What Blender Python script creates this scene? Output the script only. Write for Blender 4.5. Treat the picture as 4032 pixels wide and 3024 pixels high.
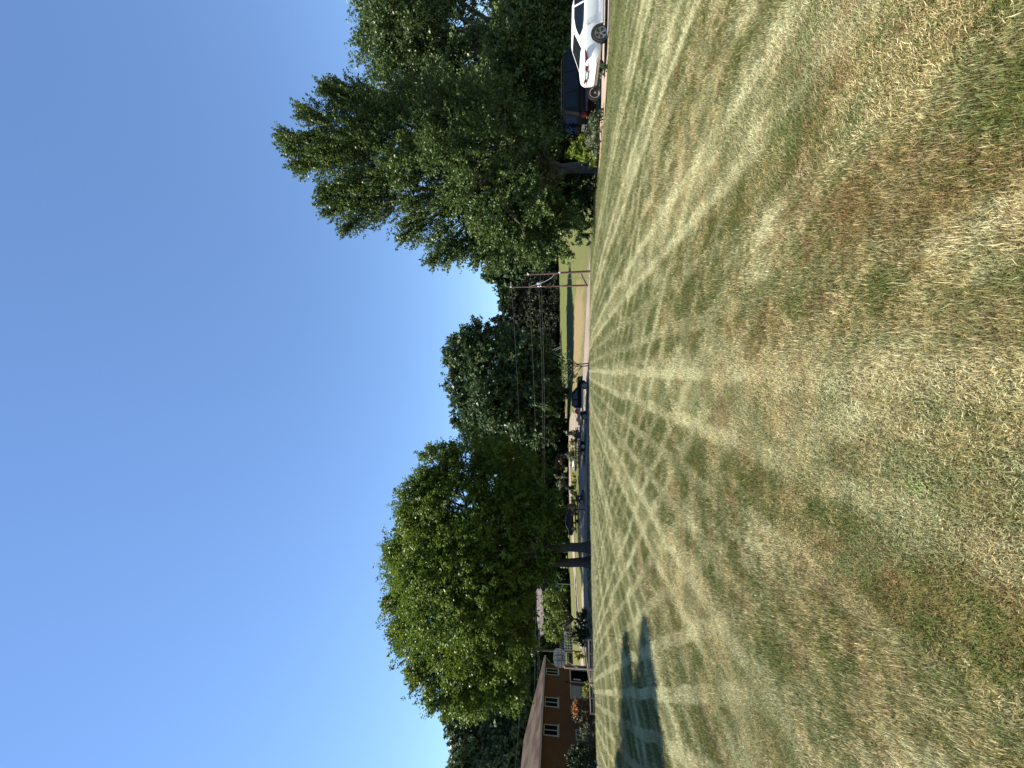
import bpy, bmesh, math, random
import numpy as np
from mathutils import Vector, Matrix, Euler

for o in list(bpy.data.objects):
    bpy.data.objects.remove(o)
SC = bpy.context.scene
COL = SC.collection
R = math.radians
RNG = np.random.default_rng(7)
random.seed(7)

# ------------------------------------------------------------------ camera
F = 1530.0                       # focal length in pixels of the 4032 x 3024 photograph
PITCH = math.atan(184.0 / F)     # camera tilted up a little
EYE = Vector((0, 0, 1.6))
cam_d = bpy.data.cameras.new('camera')
cam = bpy.data.objects.new('camera', cam_d)
COL.objects.link(cam)
cam_d.sensor_fit = 'HORIZONTAL'
cam_d.sensor_width = 36.0
cam_d.lens = F / 4032 * 36.0
cam_d.clip_start = 0.05
cam_d.clip_end = 6000
_fw = Vector((0, math.cos(PITCH), math.sin(PITCH)))
_dn = Vector((0, math.sin(PITCH), -math.cos(PITCH)))     # picture right = downwards (phone held upright, file sideways)
_rt = Vector((1, 0, 0))                                  # picture up = to the right in the place
M = Matrix((( _dn.x, _rt.x, -_fw.x, EYE.x), (_dn.y, _rt.y, -_fw.y, EYE.y), (_dn.z, _rt.z, -_fw.z, EYE.z), (0, 0, 0, 1)))
cam.matrix_world = M
SC.camera = cam

# ------------------------------------------------------------------ sky and sun
SUN_EL = R(62)
SUN_DIR = Vector((-0.995 * math.cos(SUN_EL), -0.10 * math.cos(SUN_EL), math.sin(SUN_EL))).normalized()
world = bpy.data.worlds.new('World')
SC.world = world
world.use_nodes = True
nt = world.node_tree
bg = nt.nodes['Background']
sky = nt.nodes.new('ShaderNodeTexSky')
sky.sky_type = 'NISHITA'
sky.sun_disc = False
sky.sun_elevation = SUN_EL
sky.sun_rotation = math.atan2(SUN_DIR.x, SUN_DIR.y)
sky.air_density = 1.15
sky.dust_density = 0.0
sky.ozone_density = 7.0
nt.links.new(sky.outputs[0], bg.inputs[0])
bg.inputs[1].default_value = 0.080
sun_d = bpy.data.lights.new('sun', 'SUN')
sun_d.energy = 5.0
sun_d.angle = R(0.53)
sun_d.color = (1.0, 0.93, 0.80)
sun = bpy.data.objects.new('sun', sun_d)
COL.objects.link(sun)
sun.rotation_euler = SUN_DIR.to_track_quat('Z', 'Y').to_euler()
SC.view_settings.view_transform = 'Standard'
SC.view_settings.look = 'None'
SC.view_settings.exposure = 1.42
SC.view_settings.gamma = 1.0
SC.view_settings.use_curve_mapping = False
SC.render.engine = 'CYCLES'
SC.cycles.max_bounces = 6
SC.cycles.diffuse_bounces = 3
SC.cycles.transmission_bounces = 4
SC.cycles.transparent_max_bounces = 6
SC.cycles.caustics_reflective = False
SC.cycles.caustics_refractive = False


def at(V, py, D):
    """world point seen at photograph pixel (V, py), at depth D in front of the camera"""
    d = _fw + _dn * ((V - 2016.0) / F) + _rt * ((1512.0 - py) / F)
    return EYE + d * (D / d.y)


# ------------------------------------------------------------------ materials
MATS = {}


class NT:
    def __init__(self, mat):
        self.t = mat.node_tree

    def n(self, typ, **kw):
        nd = self.t.nodes.new(typ)
        for k, v in kw.items():
            setattr(nd, k, v)
        return nd

    def l(self, a, b):
        self.t.links.new(a, b)

    def math(self, op, a, b=None, c=None, clamp=False):
        nd = self.n('ShaderNodeMath', operation=op)
        nd.use_clamp = clamp
        for i, x in enumerate((a, b, c)):
            if x is None:
                continue
            if isinstance(x, (int, float)):
                nd.inputs[i].default_value = x
            else:
                self.l(x, nd.inputs[i])
        return nd.outputs[0]

    def noise(self, vec, scale, detail=3.0, rough=0.55, out=0):
        nd = self.n('ShaderNodeTexNoise')
        nd.inputs['Scale'].default_value = scale
        nd.inputs['Detail'].default_value = detail
        nd.inputs['Roughness'].default_value = rough
        if vec is not None:
            self.l(vec, nd.inputs['Vector'])
        return nd.outputs[out]

    def rng(self, v, a, b, c=0.0, d=1.0, smooth=True):
        nd = self.n('ShaderNodeMapRange')
        nd.interpolation_type = 'SMOOTHSTEP' if smooth else 'LINEAR'
        self.l(v, nd.inputs[0])
        for i, x in enumerate((a, b, c, d)):
            nd.inputs[i + 1].default_value = x
        return nd.outputs[0]

    def mix(self, f, a, b, blend='MIX'):
        nd = self.n('ShaderNodeMix', data_type='RGBA', blend_type=blend)
        if isinstance(f, (int, float)):
            nd.inputs[0].default_value = f
        else:
            self.l(f, nd.inputs[0])
        for i, x in ((6, a), (7, b)):
            if isinstance(x, tuple):
                nd.inputs[i].default_value = (x[0], x[1], x[2], 1)
            else:
                self.l(x, nd.inputs[i])
        return nd.outputs[2]


def new_mat(name):
    m = bpy.data.materials.new(name)
    m.use_nodes = True
    MATS[name] = m
    b = m.node_tree.nodes['Principled BSDF']
    return m, NT(m), b


def plain(name, col, rough=0.6, metal=0.0, var=0.12, scale=3.0, spec=0.5, bump=0.0, bscale=40.0, coat=0.0):
    m, t, b = new_mat(name)
    tc = t.n('ShaderNodeTexCoord')
    f = t.noise(tc.outputs['Object'], scale, 5)
    f = t.rng(f, 0.3, 0.7)
    lo = tuple(c * (1 - var) for c in col)
    hi = tuple(min(1, c * (1 + var)) for c in col)
    t.l(t.mix(f, lo, hi), b.inputs['Base Color'])
    b.inputs['Roughness'].default_value = rough
    b.inputs['Metallic'].default_value = metal
    b.inputs['Specular IOR Level'].default_value = spec
    b.inputs['Coat Weight'].default_value = coat
    if bump:
        bp = t.n('ShaderNodeBump')
        bp.inputs['Strength'].default_value = bump
        bp.inputs['Distance'].default_value = 0.02
        t.l(t.noise(tc.outputs['Object'], bscale, 4), bp.inputs['Height'])
        t.l(bp.outputs[0], b.inputs['Normal'])
    return m


def lawn_fields(t):
    """world-space patterns of the mown lawn: how dry, how pale (mower tracks and painted sheen of bent blades), how green"""
    geo = t.n('ShaderNodeNewGeometry')
    pos = geo.outputs['Position']
    sep = t.n('ShaderNodeSeparateXYZ')
    t.l(pos, sep.inputs[0])
    x, y = sep.outputs[0], sep.outputs[1]
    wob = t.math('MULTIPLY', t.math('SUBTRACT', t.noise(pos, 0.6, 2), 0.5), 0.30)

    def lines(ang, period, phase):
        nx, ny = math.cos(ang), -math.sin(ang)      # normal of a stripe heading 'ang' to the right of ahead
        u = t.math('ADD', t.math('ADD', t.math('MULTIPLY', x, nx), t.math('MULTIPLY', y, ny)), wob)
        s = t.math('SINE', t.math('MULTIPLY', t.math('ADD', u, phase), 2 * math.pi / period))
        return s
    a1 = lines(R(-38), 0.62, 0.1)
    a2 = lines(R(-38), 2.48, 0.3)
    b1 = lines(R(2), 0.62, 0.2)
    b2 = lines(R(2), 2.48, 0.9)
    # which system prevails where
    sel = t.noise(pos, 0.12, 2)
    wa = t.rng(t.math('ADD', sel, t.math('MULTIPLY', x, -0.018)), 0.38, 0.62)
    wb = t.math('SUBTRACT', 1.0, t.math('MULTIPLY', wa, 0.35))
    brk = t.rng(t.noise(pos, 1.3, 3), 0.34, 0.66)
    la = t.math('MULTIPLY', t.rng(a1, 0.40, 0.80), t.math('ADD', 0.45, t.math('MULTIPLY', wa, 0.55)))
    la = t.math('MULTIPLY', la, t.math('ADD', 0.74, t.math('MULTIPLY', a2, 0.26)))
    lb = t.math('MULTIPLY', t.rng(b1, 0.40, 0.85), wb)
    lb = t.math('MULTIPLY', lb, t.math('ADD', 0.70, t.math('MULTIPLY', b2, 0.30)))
    pale = t.math('MAXIMUM', la, lb)  # tracks with the sheen of bent blades painted in as a pale tone
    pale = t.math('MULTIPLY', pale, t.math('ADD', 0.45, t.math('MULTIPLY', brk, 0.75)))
    # painted sheen lines are stronger further out, weak and patchy close by
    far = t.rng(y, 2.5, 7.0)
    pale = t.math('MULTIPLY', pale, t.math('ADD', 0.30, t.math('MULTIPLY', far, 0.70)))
    # sheen of brushed-flat blades painted as pale patches along the mowing direction
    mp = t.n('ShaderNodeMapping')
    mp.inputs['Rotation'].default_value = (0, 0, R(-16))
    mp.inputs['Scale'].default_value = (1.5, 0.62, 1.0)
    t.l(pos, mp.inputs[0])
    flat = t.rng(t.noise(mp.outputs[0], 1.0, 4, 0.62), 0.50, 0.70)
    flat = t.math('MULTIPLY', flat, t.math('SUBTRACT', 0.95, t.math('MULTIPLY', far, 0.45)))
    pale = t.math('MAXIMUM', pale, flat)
    sheen_band = t.math('MULTIPLY', t.rng(b2, 0.0, 0.7), t.math('ADD', 0.12, t.math('MULTIPLY', brk, 0.26)))  # broad stripe sheen, painted on top of the pale lines
    pale = t.math('ADD', pale, sheen_band, clamp=True)
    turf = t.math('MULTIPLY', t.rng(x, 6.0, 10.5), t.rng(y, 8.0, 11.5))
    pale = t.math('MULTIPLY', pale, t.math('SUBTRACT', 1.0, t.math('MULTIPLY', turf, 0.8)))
    n1 = t.noise(pos, 0.45, 3)
    n2 = t.noise(pos, 2.3, 4, 0.62)
    n3 = t.noise(pos, 7.0, 3, 0.6)
    d = t.math('ADD', t.math('MULTIPLY', n1, 0.75), t.math('ADD', t.math('MULTIPLY', n2, 0.8), t.math('MULTIPLY', n3, 0.55)))
    # strips of watered turf: beside the driveway and far out
    side = t.rng(x, 5.0, 10.0)
    side = t.math('MULTIPLY', side, t.rng(y, 7.0, 11.5))
    d = t.math('SUBTRACT', d, t.math('MULTIPLY', side, 0.45))
    d = t.math('SUBTRACT', d, t.math('MULTIPLY', t.rng(y, 2.5, 11.0), 0.16))
    dry = t.rng(d, 0.90, 1.20)
    brown = t.rng(t.math('ADD', t.noise(pos, 1.7, 5, 0.72), t.math('MULTIPLY', far, -0.04)), 0.43, 0.57)
    broad = t.math('ADD', t.math('MULTIPLY', a2, 0.25), t.math('MULTIPLY', b2, 0.3))  # light and dark of the blade lean, painted as lightness
    return pos, dry, pale, brown, broad, geo


def make_grass_mat():
    m, t, b = new_mat('grass_blades')
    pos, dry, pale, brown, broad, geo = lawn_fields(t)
    at1 = t.n('ShaderNodeAttribute', attribute_name='rnd')
    at2 = t.n('ShaderNodeAttribute', attribute_name='hgt')
    oi = t.n('ShaderNodeObjectInfo')
    rr = t.math('FRACT', t.math('ADD', at1.outputs['Fac'], oi.outputs['Random']))
    lim = t.math('ADD', t.math('MULTIPLY', dry, 0.72), t.math('ADD', 0.08, t.math('MULTIPLY', pale, 0.35)))
    k = t.math('SUBTRACT', lim, rr)
    isdry = t.rng(k, -0.12, 0.12)
    r2 = t.math('FRACT', t.math('MULTIPLY', rr, 7.31))
    r3 = t.math('FRACT', t.math('MULTIPLY', rr, 13.7))
    green = t.mix(r2, (0.045, 0.070, 0.010), (0.130, 0.165, 0.036))
    green = t.mix(t.math('MULTIPLY', t.math('ADD', 0.5, broad), 0.7, clamp=True), green, (0.150, 0.185, 0.055))
    straw = t.mix(r3, (0.34, 0.265, 0.11), (0.66, 0.56, 0.31))
    brn = t.mix(r3, (0.125, 0.078, 0.030), (0.33, 0.225, 0.098))
    straw = t.mix(t.math('MULTIPLY', brown, t.math('SUBTRACT', 1.0, t.math('MULTIPLY', pale, 0.8))), straw, brn)
    col = t.mix(isdry, green, straw)
    col = t.mix(t.math('MULTIPLY', pale, 0.85, clamp=True), col, t.mix(r2, (0.48, 0.50, 0.27), (0.84, 0.82, 0.54)))  # mowing sheen goes into the blade colour here
    # blades painted darker towards the foot, for the shaded gaps between them
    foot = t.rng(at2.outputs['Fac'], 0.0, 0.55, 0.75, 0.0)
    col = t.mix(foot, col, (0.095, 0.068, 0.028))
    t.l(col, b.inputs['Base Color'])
    b.inputs['Roughness'].default_value = 0.55
    b.inputs['Specular IOR Level'].default_value = 0.35
    tr = t.n('ShaderNodeBsdfTranslucent')
    t.l(col, tr.inputs['Color'])
    mx = t.n('ShaderNodeMixShader')
    mx.inputs[0].default_value = 0.26
    t.l(b.outputs[0], mx.inputs[1])
    t.l(tr.outputs[0], mx.inputs[2])
    t.l(mx.outputs[0], t.t.nodes['Material Output'].inputs['Surface'])
    return m


def make_ground_mat():
    m, t, b = new_mat('lawn_ground')
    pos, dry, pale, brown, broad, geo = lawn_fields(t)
    sep = t.n('ShaderNodeSeparateXYZ')
    t.l(pos, sep.inputs[0])
    fine = t.noise(pos, 22.0, 5, 0.7)
    fine2 = t.rng(t.noise(pos, 3.0, 5, 0.75), 0.32, 0.68)
    green = t.mix(fine, (0.024, 0.028, 0.008), (0.085, 0.090, 0.024))
    straw = t.mix(fine2, (0.070, 0.048, 0.018), (0.26, 0.20, 0.088))
    lim = t.math('ADD', t.math('MULTIPLY', dry, 0.5), t.math('MULTIPLY', pale, 0.85), clamp=True)  # painted mowing sheen lightens the ground colour as well
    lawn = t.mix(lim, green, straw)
    # meadow across the road: greener, with one parched patch in its middle
    fg = t.mix(fine2, (0.060, 0.068, 0.020), (0.105, 0.108, 0.036))
    fx = t.math('DIVIDE', t.math('SUBTRACT', sep.outputs[0], 8.0), 11.5)
    fy = t.math('DIVIDE', t.math('SUBTRACT', sep.outputs[1], 68.0), 12.0)
    rad = t.math('SQRT', t.math('ADD', t.math('MULTIPLY', fx, fx), t.math('MULTIPLY', fy, fy)))
    rad = t.math('ADD', rad, t.math('MULTIPLY', t.math('SUBTRACT', t.noise(pos, 0.35, 4, 0.7), 0.5), 1.5))
    parched = t.rng(rad, 0.45, 1.1, 1.0, 0.0)
    fg = t.mix(t.math('MULTIPLY', parched, 0.92), fg, t.mix(fine2, (0.120, 0.088, 0.040), (0.215, 0.162, 0.085)))
    top = t.rng(sep.outputs[1], 84.0, 98.0)
    fg = t.mix(t.math('MULTIPLY', top, 0.6), fg, (0.072, 0.086, 0.027))
    beyond = t.rng(sep.outputs[1], 46.0, 50.0)
    col = t.mix(beyond, lawn, fg)
    t.l(col, b.inputs['Base Color'])
    b.inputs['Roughness'].default_value = 0.9
    b.inputs['Specular IOR Level'].default_value = 0.15
    bp = t.n('ShaderNodeBump')
    bp.inputs['Strength'].default_value = 0.6
    bp.inputs['Distance'].default_value = 0.03
    t.l(fine, bp.inputs['Height'])
    t.l(bp.outputs[0], b.inputs['Normal'])
    return m


def leaf_mat(name, dark, light, trans=0.35, gloss=0.35):
    m, t, b = new_mat(name)
    a = t.n('ShaderNodeAttribute', attribute_name='tint')
    geo = t.n('ShaderNodeNewGeometry')
    n = t.rng(t.noise(geo.outputs['Position'], 0.7, 2), 0.35, 0.65)
    f = t.math('ADD', t.math('MULTIPLY', a.outputs['Fac'], 0.65), t.math('MULTIPLY', n, 0.35))
    col = t.mix(f, dark, light)
    t.l(col, b.inputs['Base Color'])
    b.inputs['Roughness'].default_value = 0.45
    b.inputs['Specular IOR Level'].default_value = gloss
    tr = t.n('ShaderNodeBsdfTranslucent')
    tc = t.mix(0.5, col, (light[0] * 1.2, light[1] * 1.25, light[2] * 0.6))
    t.l(tc, tr.inputs['Color'])
    mx = t.n('ShaderNodeMixShader')
    mx.inputs[0].default_value = trans
    t.l(b.outputs[0], mx.inputs[1])
    t.l(tr.outputs[0], mx.inputs[2])
    t.l(mx.outputs[0], t.t.nodes['Material Output'].inputs['Surface'])
    return m


def bark_mat(name, lo, hi):
    m, t, b = new_mat(name)
    tc = t.n('ShaderNodeTexCoord')
    mp = t.n('ShaderNodeMapping')
    mp.inputs['Scale'].default_value = (7, 7, 1.3)
    t.l(tc.outputs['Object'], mp.inputs[0])
    f = t.noise(mp.outputs[0], 2.2, 6, 0.7)
    t.l(t.mix(t.rng(f, 0.35, 0.65), lo, hi), b.inputs['Base Color'])
    b.inputs['Roughness'].default_value = 0.9
    bp = t.n('ShaderNodeBump')
    bp.inputs['Strength'].default_value = 0.9
    bp.inputs['Distance'].default_value = 0.06
    t.l(f, bp.inputs['Height'])
    t.l(bp.outputs[0], b.inputs['Normal'])
    return m


def brick_mat(name):
    m, t, b = new_mat(name)
    tc = t.n('ShaderNodeTexCoord')
    mp = t.n('ShaderNodeMapping')
    mp.inputs['Rotation'].default_value = (R(90), 0, R(90))
    t.l(tc.outputs['Object'], mp.inputs[0])
    br = t.n('ShaderNodeTexBrick')
    t.l(mp.outputs[0], br.inputs['Vector'])
    br.inputs['Color1'].default_value = (0.160, 0.074, 0.031, 1)
    br.inputs['Color2'].default_value = (0.115, 0.052, 0.022, 1)
    br.inputs['Mortar'].default_value = (0.12, 0.062, 0.030, 1)
    br.inputs['Scale'].default_value = 1.0
    br.inputs['Mortar Size'].default_value = 0.008
    br.inputs['Brick Width'].default_value = 0.22
    br.inputs['Row Height'].default_value = 0.075
    # a few over-burnt dark bricks
    v = t.n('ShaderNodeTexVoronoi')
    mp2 = t.n('ShaderNodeMapping')
    mp2.inputs['Scale'].default_value = (1, 1.6, 4.5)
    t.l(tc.outputs['Object'], mp2.inputs[0])
    t.l(mp2.outputs[0], v.inputs['Vector'])
    v.inputs['Scale'].default_value = 1.0
    wn = t.n('ShaderNodeSeparateColor')
    t.l(v.outputs['Color'], wn.inputs[0])
    dk = t.math('MULTIPLY', t.rng(v.outputs['Distance'], 0.16, 0.28, 1, 0), t.rng(wn.outputs[0], 0.45, 0.5))
    nz = t.rng(t.noise(tc.outputs['Object'], 0.8, 4), 0.3, 0.7)
    col = t.mix(t.math('MULTIPLY', nz, 0.35), br.outputs['Color'], (0.10, 0.046, 0.021))
    col = t.mix(t.math('MULTIPLY', dk, 0.75), col, (0.07, 0.035, 0.025))
    t.l(col, b.inputs['Base Color'])
    b.inputs['Roughness'].default_value = 0.85
    b.inputs['Specular IOR Level'].default_value = 0.1
    bp = t.n('ShaderNodeBump')
    bp.inputs['Strength'].default_value = 0.5
    bp.inputs['Distance'].default_value = 0.01
    t.l(br.outputs['Fac'], bp.inputs['Height'])
    bp.invert = True
    t.l(bp.outputs[0], b.inputs['Normal'])
    return m


def shingle_mat(name, c1, c2):
    m, t, b = new_mat(name)
    tc = t.n('ShaderNodeTexCoord')
    geo = t.n('ShaderNodeNewGeometry')
    sep = t.n('ShaderNodeSeparateXYZ')
    t.l(tc.outputs['Object'], sep.inputs[0])
    n = t.noise(tc.outputs['Object'], 9.0, 5, 0.75)
    n2 = t.rng(t.noise(tc.outputs['Object'], 0.5, 3), 0.3, 0.7)
    course = t.math('FRACT', t.math('MULTIPLY', sep.outputs[2], 18.0))
    f = t.math('ADD', t.math('MULTIPLY', n, 0.6), t.math('MULTIPLY', n2, 0.4))
    col = t.mix(t.rng(f, 0.3, 0.7), c1, c2)
    b.inputs['Specular IOR Level'].default_value = 0.03
    col = t.mix(t.math('MULTIPLY', t.rng(course, 0.0, 0.25, 1, 0), 0.45), col, tuple(c * 0.45 for c in c1))
    t.l(col, b.inputs['Base Color'])
    b.inputs['Roughness'].default_value = 0.9
    return m


def road_mat(name, lo, hi, crack=0.3):
    m, t, b = new_mat(name)
    geo = t.n('ShaderNodeNewGeometry')
    p = geo.outputs['Position']
    f = t.math('ADD', t.math('MULTIPLY', t.noise(p, 0.35, 4), 0.6), t.math('MULTIPLY', t.noise(p, 30, 3, 0.7), 0.4))
    col = t.mix(t.rng(f, 0.35, 0.65), lo, hi)
    v = t.n('ShaderNodeTexVoronoi', feature='DISTANCE_TO_EDGE')
    v.inputs['Scale'].default_value = 0.16
    t.l(p, v.inputs['Vector'])
    ck = t.rng(v.outputs['Distance'], 0.0, 0.012, 1, 0)
    col = t.mix(t.math('MULTIPLY', ck, crack), col, tuple(c * 0.4 for c in lo))
    t.l(col, b.inputs['Base Color'])
    b.inputs['Roughness'].default_value = 0.85
    return m


def mulch_mat(name):
    m, t, b = new_mat(name)
    geo = t.n('ShaderNodeNewGeometry')
    v = t.n('ShaderNodeTexVoronoi')
    v.inputs['Scale'].default_value = 16
    t.l(geo.outputs['Position'], v.inputs['Vector'])
    s = t.n('ShaderNodeSeparateColor')
    t.l(v.outputs['Color'], s.inputs[0])
    col = t.mix(s.outputs[0], (0.08, 0.042, 0.022), (0.36, 0.26, 0.17))
    t.l(col, b.inputs['Base Color'])
    b.inputs['Roughness'].default_value = 0.9
    bp = t.n('ShaderNodeBump')
    bp.inputs['Strength'].default_value = 0.8
    bp.inputs['Distance'].default_value = 0.04
    t.l(s.outputs[1], bp.inputs['Height'])
    t.l(bp.outputs[0], b.inputs['Normal'])
    return m


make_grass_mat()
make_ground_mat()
leaf_mat('leaf_poplar', (0.0312, 0.0585, 0.0156), (0.1131, 0.1599, 0.0468), 0.22, 0.25)
leaf_mat('leaf_sycamore', (0.0273, 0.0530, 0.0156), (0.0975, 0.1404, 0.0429), 0.22, 0.35)
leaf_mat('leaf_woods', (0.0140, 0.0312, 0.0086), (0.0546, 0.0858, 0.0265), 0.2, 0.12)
leaf_mat('leaf_locust', (0.034, 0.070, 0.011), (0.150, 0.208, 0.034), 0.26, 0.15)
leaf_mat('leaf_oak', (0.0203, 0.0429, 0.0156), (0.0858, 0.1287, 0.0546), 0.2, 0.2)
leaf_mat('leaf_conifer', (0.0172, 0.0250, 0.0156), (0.0608, 0.0663, 0.0390), 0.05, 0.06)
leaf_mat('leaf_pale', (0.0390, 0.0663, 0.0312), (0.1209, 0.1599, 0.0780), 0.2, 0.25)
leaf_mat('leaf_lime', (0.0702, 0.1170, 0.0125), (0.2106, 0.2730, 0.0351), 0.35, 0.35)
leaf_mat('leaf_redbud', (0.0663, 0.1092, 0.0195), (0.1833, 0.2379, 0.0546), 0.35, 0.35)
leaf_mat('leaf_yew', (0.0109, 0.0203, 0.0078), (0.0390, 0.0585, 0.0218), 0.1, 0.3)
leaf_mat('leaf_brown', (0.0624, 0.0507, 0.0296), (0.1560, 0.1287, 0.0819), 0.15, 0.3)
leaf_mat('leaf_sage', (0.0546, 0.0663, 0.0390), (0.1794, 0.2028, 0.1287), 0.15, 0.3)
leaf_mat('leaf_yellow', (0.1560, 0.1716, 0.0195), (0.3432, 0.3354, 0.0468), 0.3, 0.3)
leaf_mat('petal_orange', (0.60, 0.16, 0.03), (0.85, 0.30, 0.08), 0.2, 0.3)
bark_mat('bark_grey', (0.030, 0.025, 0.021), (0.115, 0.100, 0.086))
bark_mat('bark_dark', (0.020, 0.016, 0.013), (0.060, 0.048, 0.038))
bark_mat('pole_wood', (0.060, 0.028, 0.018), (0.130, 0.078, 0.056))
bark_mat('pole_wood_grey', (0.080, 0.058, 0.042), (0.170, 0.135, 0.105))
bark_mat('board_wood', (0.16, 0.125, 0.100), (0.34, 0.285, 0.235))
brick_mat('brick')
shingle_mat('shingle_brown', (0.040, 0.030, 0.025), (0.078, 0.061, 0.053))
shingle_mat('shingle_grey', (0.07, 0.060, 0.060), (0.125, 0.110, 0.110))
road_mat('road_pale', (0.145, 0.115, 0.088), (0.200, 0.160, 0.125))
road_mat('concrete_pale', (0.22, 0.175, 0.135), (0.30, 0.245, 0.195), 0.1)
mulch_mat('mulch')
plain('kerb_concrete', (0.27, 0.235, 0.20), 0.85, var=0.2, scale=2)
plain('trim_white', (0.434, 0.420, 0.378), 0.55, var=0.08)
plain('trim_cream', (0.350, 0.301, 0.210), 0.6, var=0.08)
plain('trim_grey', (0.329, 0.336, 0.315), 0.5, var=0.06)
plain('garage_door', (0.280, 0.266, 0.238), 0.55, var=0.08)
plain('dark_siding', (0.055, 0.048, 0.045), 0.8)
plain('unlit_interior', (0.004, 0.004, 0.004), 0.9, spec=0.0)  # near-black colour standing in for the unlit garage inside
plain('window_glass', (0.006, 0.008, 0.007), 0.06, spec=0.3, var=0.3)
plain('car_white', (0.80, 0.80, 0.79), 0.25, var=0.02, coat=0.6)
plain('car_black', (0.003, 0.003, 0.004), 0.34, var=0.1, spec=0.06)
plain('car_navy', (0.014, 0.018, 0.028), 0.3, var=0.1, spec=0.4)
plain('car_charcoal', (0.008, 0.009, 0.012), 0.25, var=0.1, spec=0.3)
plain('car_glass', (0.008, 0.010, 0.013), 0.04, var=0.1, spec=0.35)
plain('car_glass_blue', (0.003, 0.006, 0.012), 0.25, var=0.1, spec=0.06)
plain('rubber', (0.016, 0.016, 0.017), 0.75)
plain('plastic_black', (0.018, 0.018, 0.019), 0.5)
plain('plastic_grey', (0.40, 0.38, 0.35), 0.5)
plain('lamp_red', (0.085, 0.005, 0.010), 0.12, spec=0.5, coat=0.4)
plain('lamp_clear', (0.55, 0.56, 0.57), 0.12, spec=0.7, coat=0.6)
plain('lamp_orange', (0.06, 0.006, 0.005), 0.2, spec=0.2)
plain('alloy', (0.34, 0.34, 0.36), 0.28, metal=0.9)
plain('chrome', (0.62, 0.63, 0.66), 0.12, metal=1.0)
plain('plate_white', (0.10, 0.105, 0.12), 0.4)
plain('steel_black', (0.020, 0.018, 0.018), 0.5)
plain('paint_red', (0.60, 0.022, 0.020), 0.35)
plain('paint_orange', (0.48, 0.11, 0.04), 0.4)
plain('paint_white', (0.78, 0.76, 0.72), 0.45)
plain('paint_dark_red', (0.09, 0.012, 0.014), 0.45)
plain('steel_grey', (0.42, 0.42, 0.42), 0.4, metal=0.5)
plain('sign_teal', (0.03, 0.22, 0.21), 0.4)
plain('sign_letter', (0.45, 0.55, 0.53), 0.4)
plain('hoop_pole', (0.46, 0.34, 0.30), 0.6, var=0.2)
plain('stone_pale', (0.62, 0.57, 0.48), 0.9, var=0.2, bump=0.6, bscale=6)
plain('stone_dark', (0.16, 0.14, 0.13), 0.9, var=0.2, bump=0.6, bscale=6)
plain('wire', (0.16, 0.16, 0.16), 0.5)
plain('insulator', (0.55, 0.56, 0.56), 0.35)
plain('board_white', (0.72, 0.70, 0.64), 0.7)
plain('flag_yellow', (0.24, 0.20, 0.07), 0.6)


# backboard: smoked steel sheet with a wire-like lattice
def backboard_mat():
    m, t, b = new_mat('backboard')
    tc = t.n('ShaderNodeTexCoord')
    v = t.n('ShaderNodeTexVoronoi', feature='DISTANCE_TO_EDGE')
    v.inputs['Scale'].default_value = 5.0
    t.l(tc.outputs['Object'], v.inputs['Vector'])
    f = t.rng(v.outputs['Distance'], 0.02, 0.09)
    t.l(t.mix(f, (0.05, 0.055, 0.052), (0.17, 0.18, 0.165)), b.inputs['Base Color'])
    b.inputs['Roughness'].default_value = 0.4


backboard_mat()


# ------------------------------------------------------------------ mesh helpers
def mesh_obj(name, verts, faces, mat, parent=None, smooth=False, angle=None):
    me = bpy.data.meshes.new(name)
    me.from_pydata([tuple(v) for v in verts], [], [tuple(f) for f in faces])
    me.update()
    bm = bmesh.new()
    bm.from_mesh(me)
    bmesh.ops.recalc_face_normals(bm, faces=bm.faces)
    bm.to_mesh(me)
    bm.free()
    if smooth:
        me.shade_smooth()
        if angle is not None:
            me.set_sharp_from_angle(angle=R(angle))
    if isinstance(mat, str):
        mat = MATS[mat]
    if mat:
        me.materials.append(mat)
    o = bpy.data.objects.new(name, me)
    COL.objects.link(o)
    if parent:
        o.parent = parent
    return o


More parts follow.
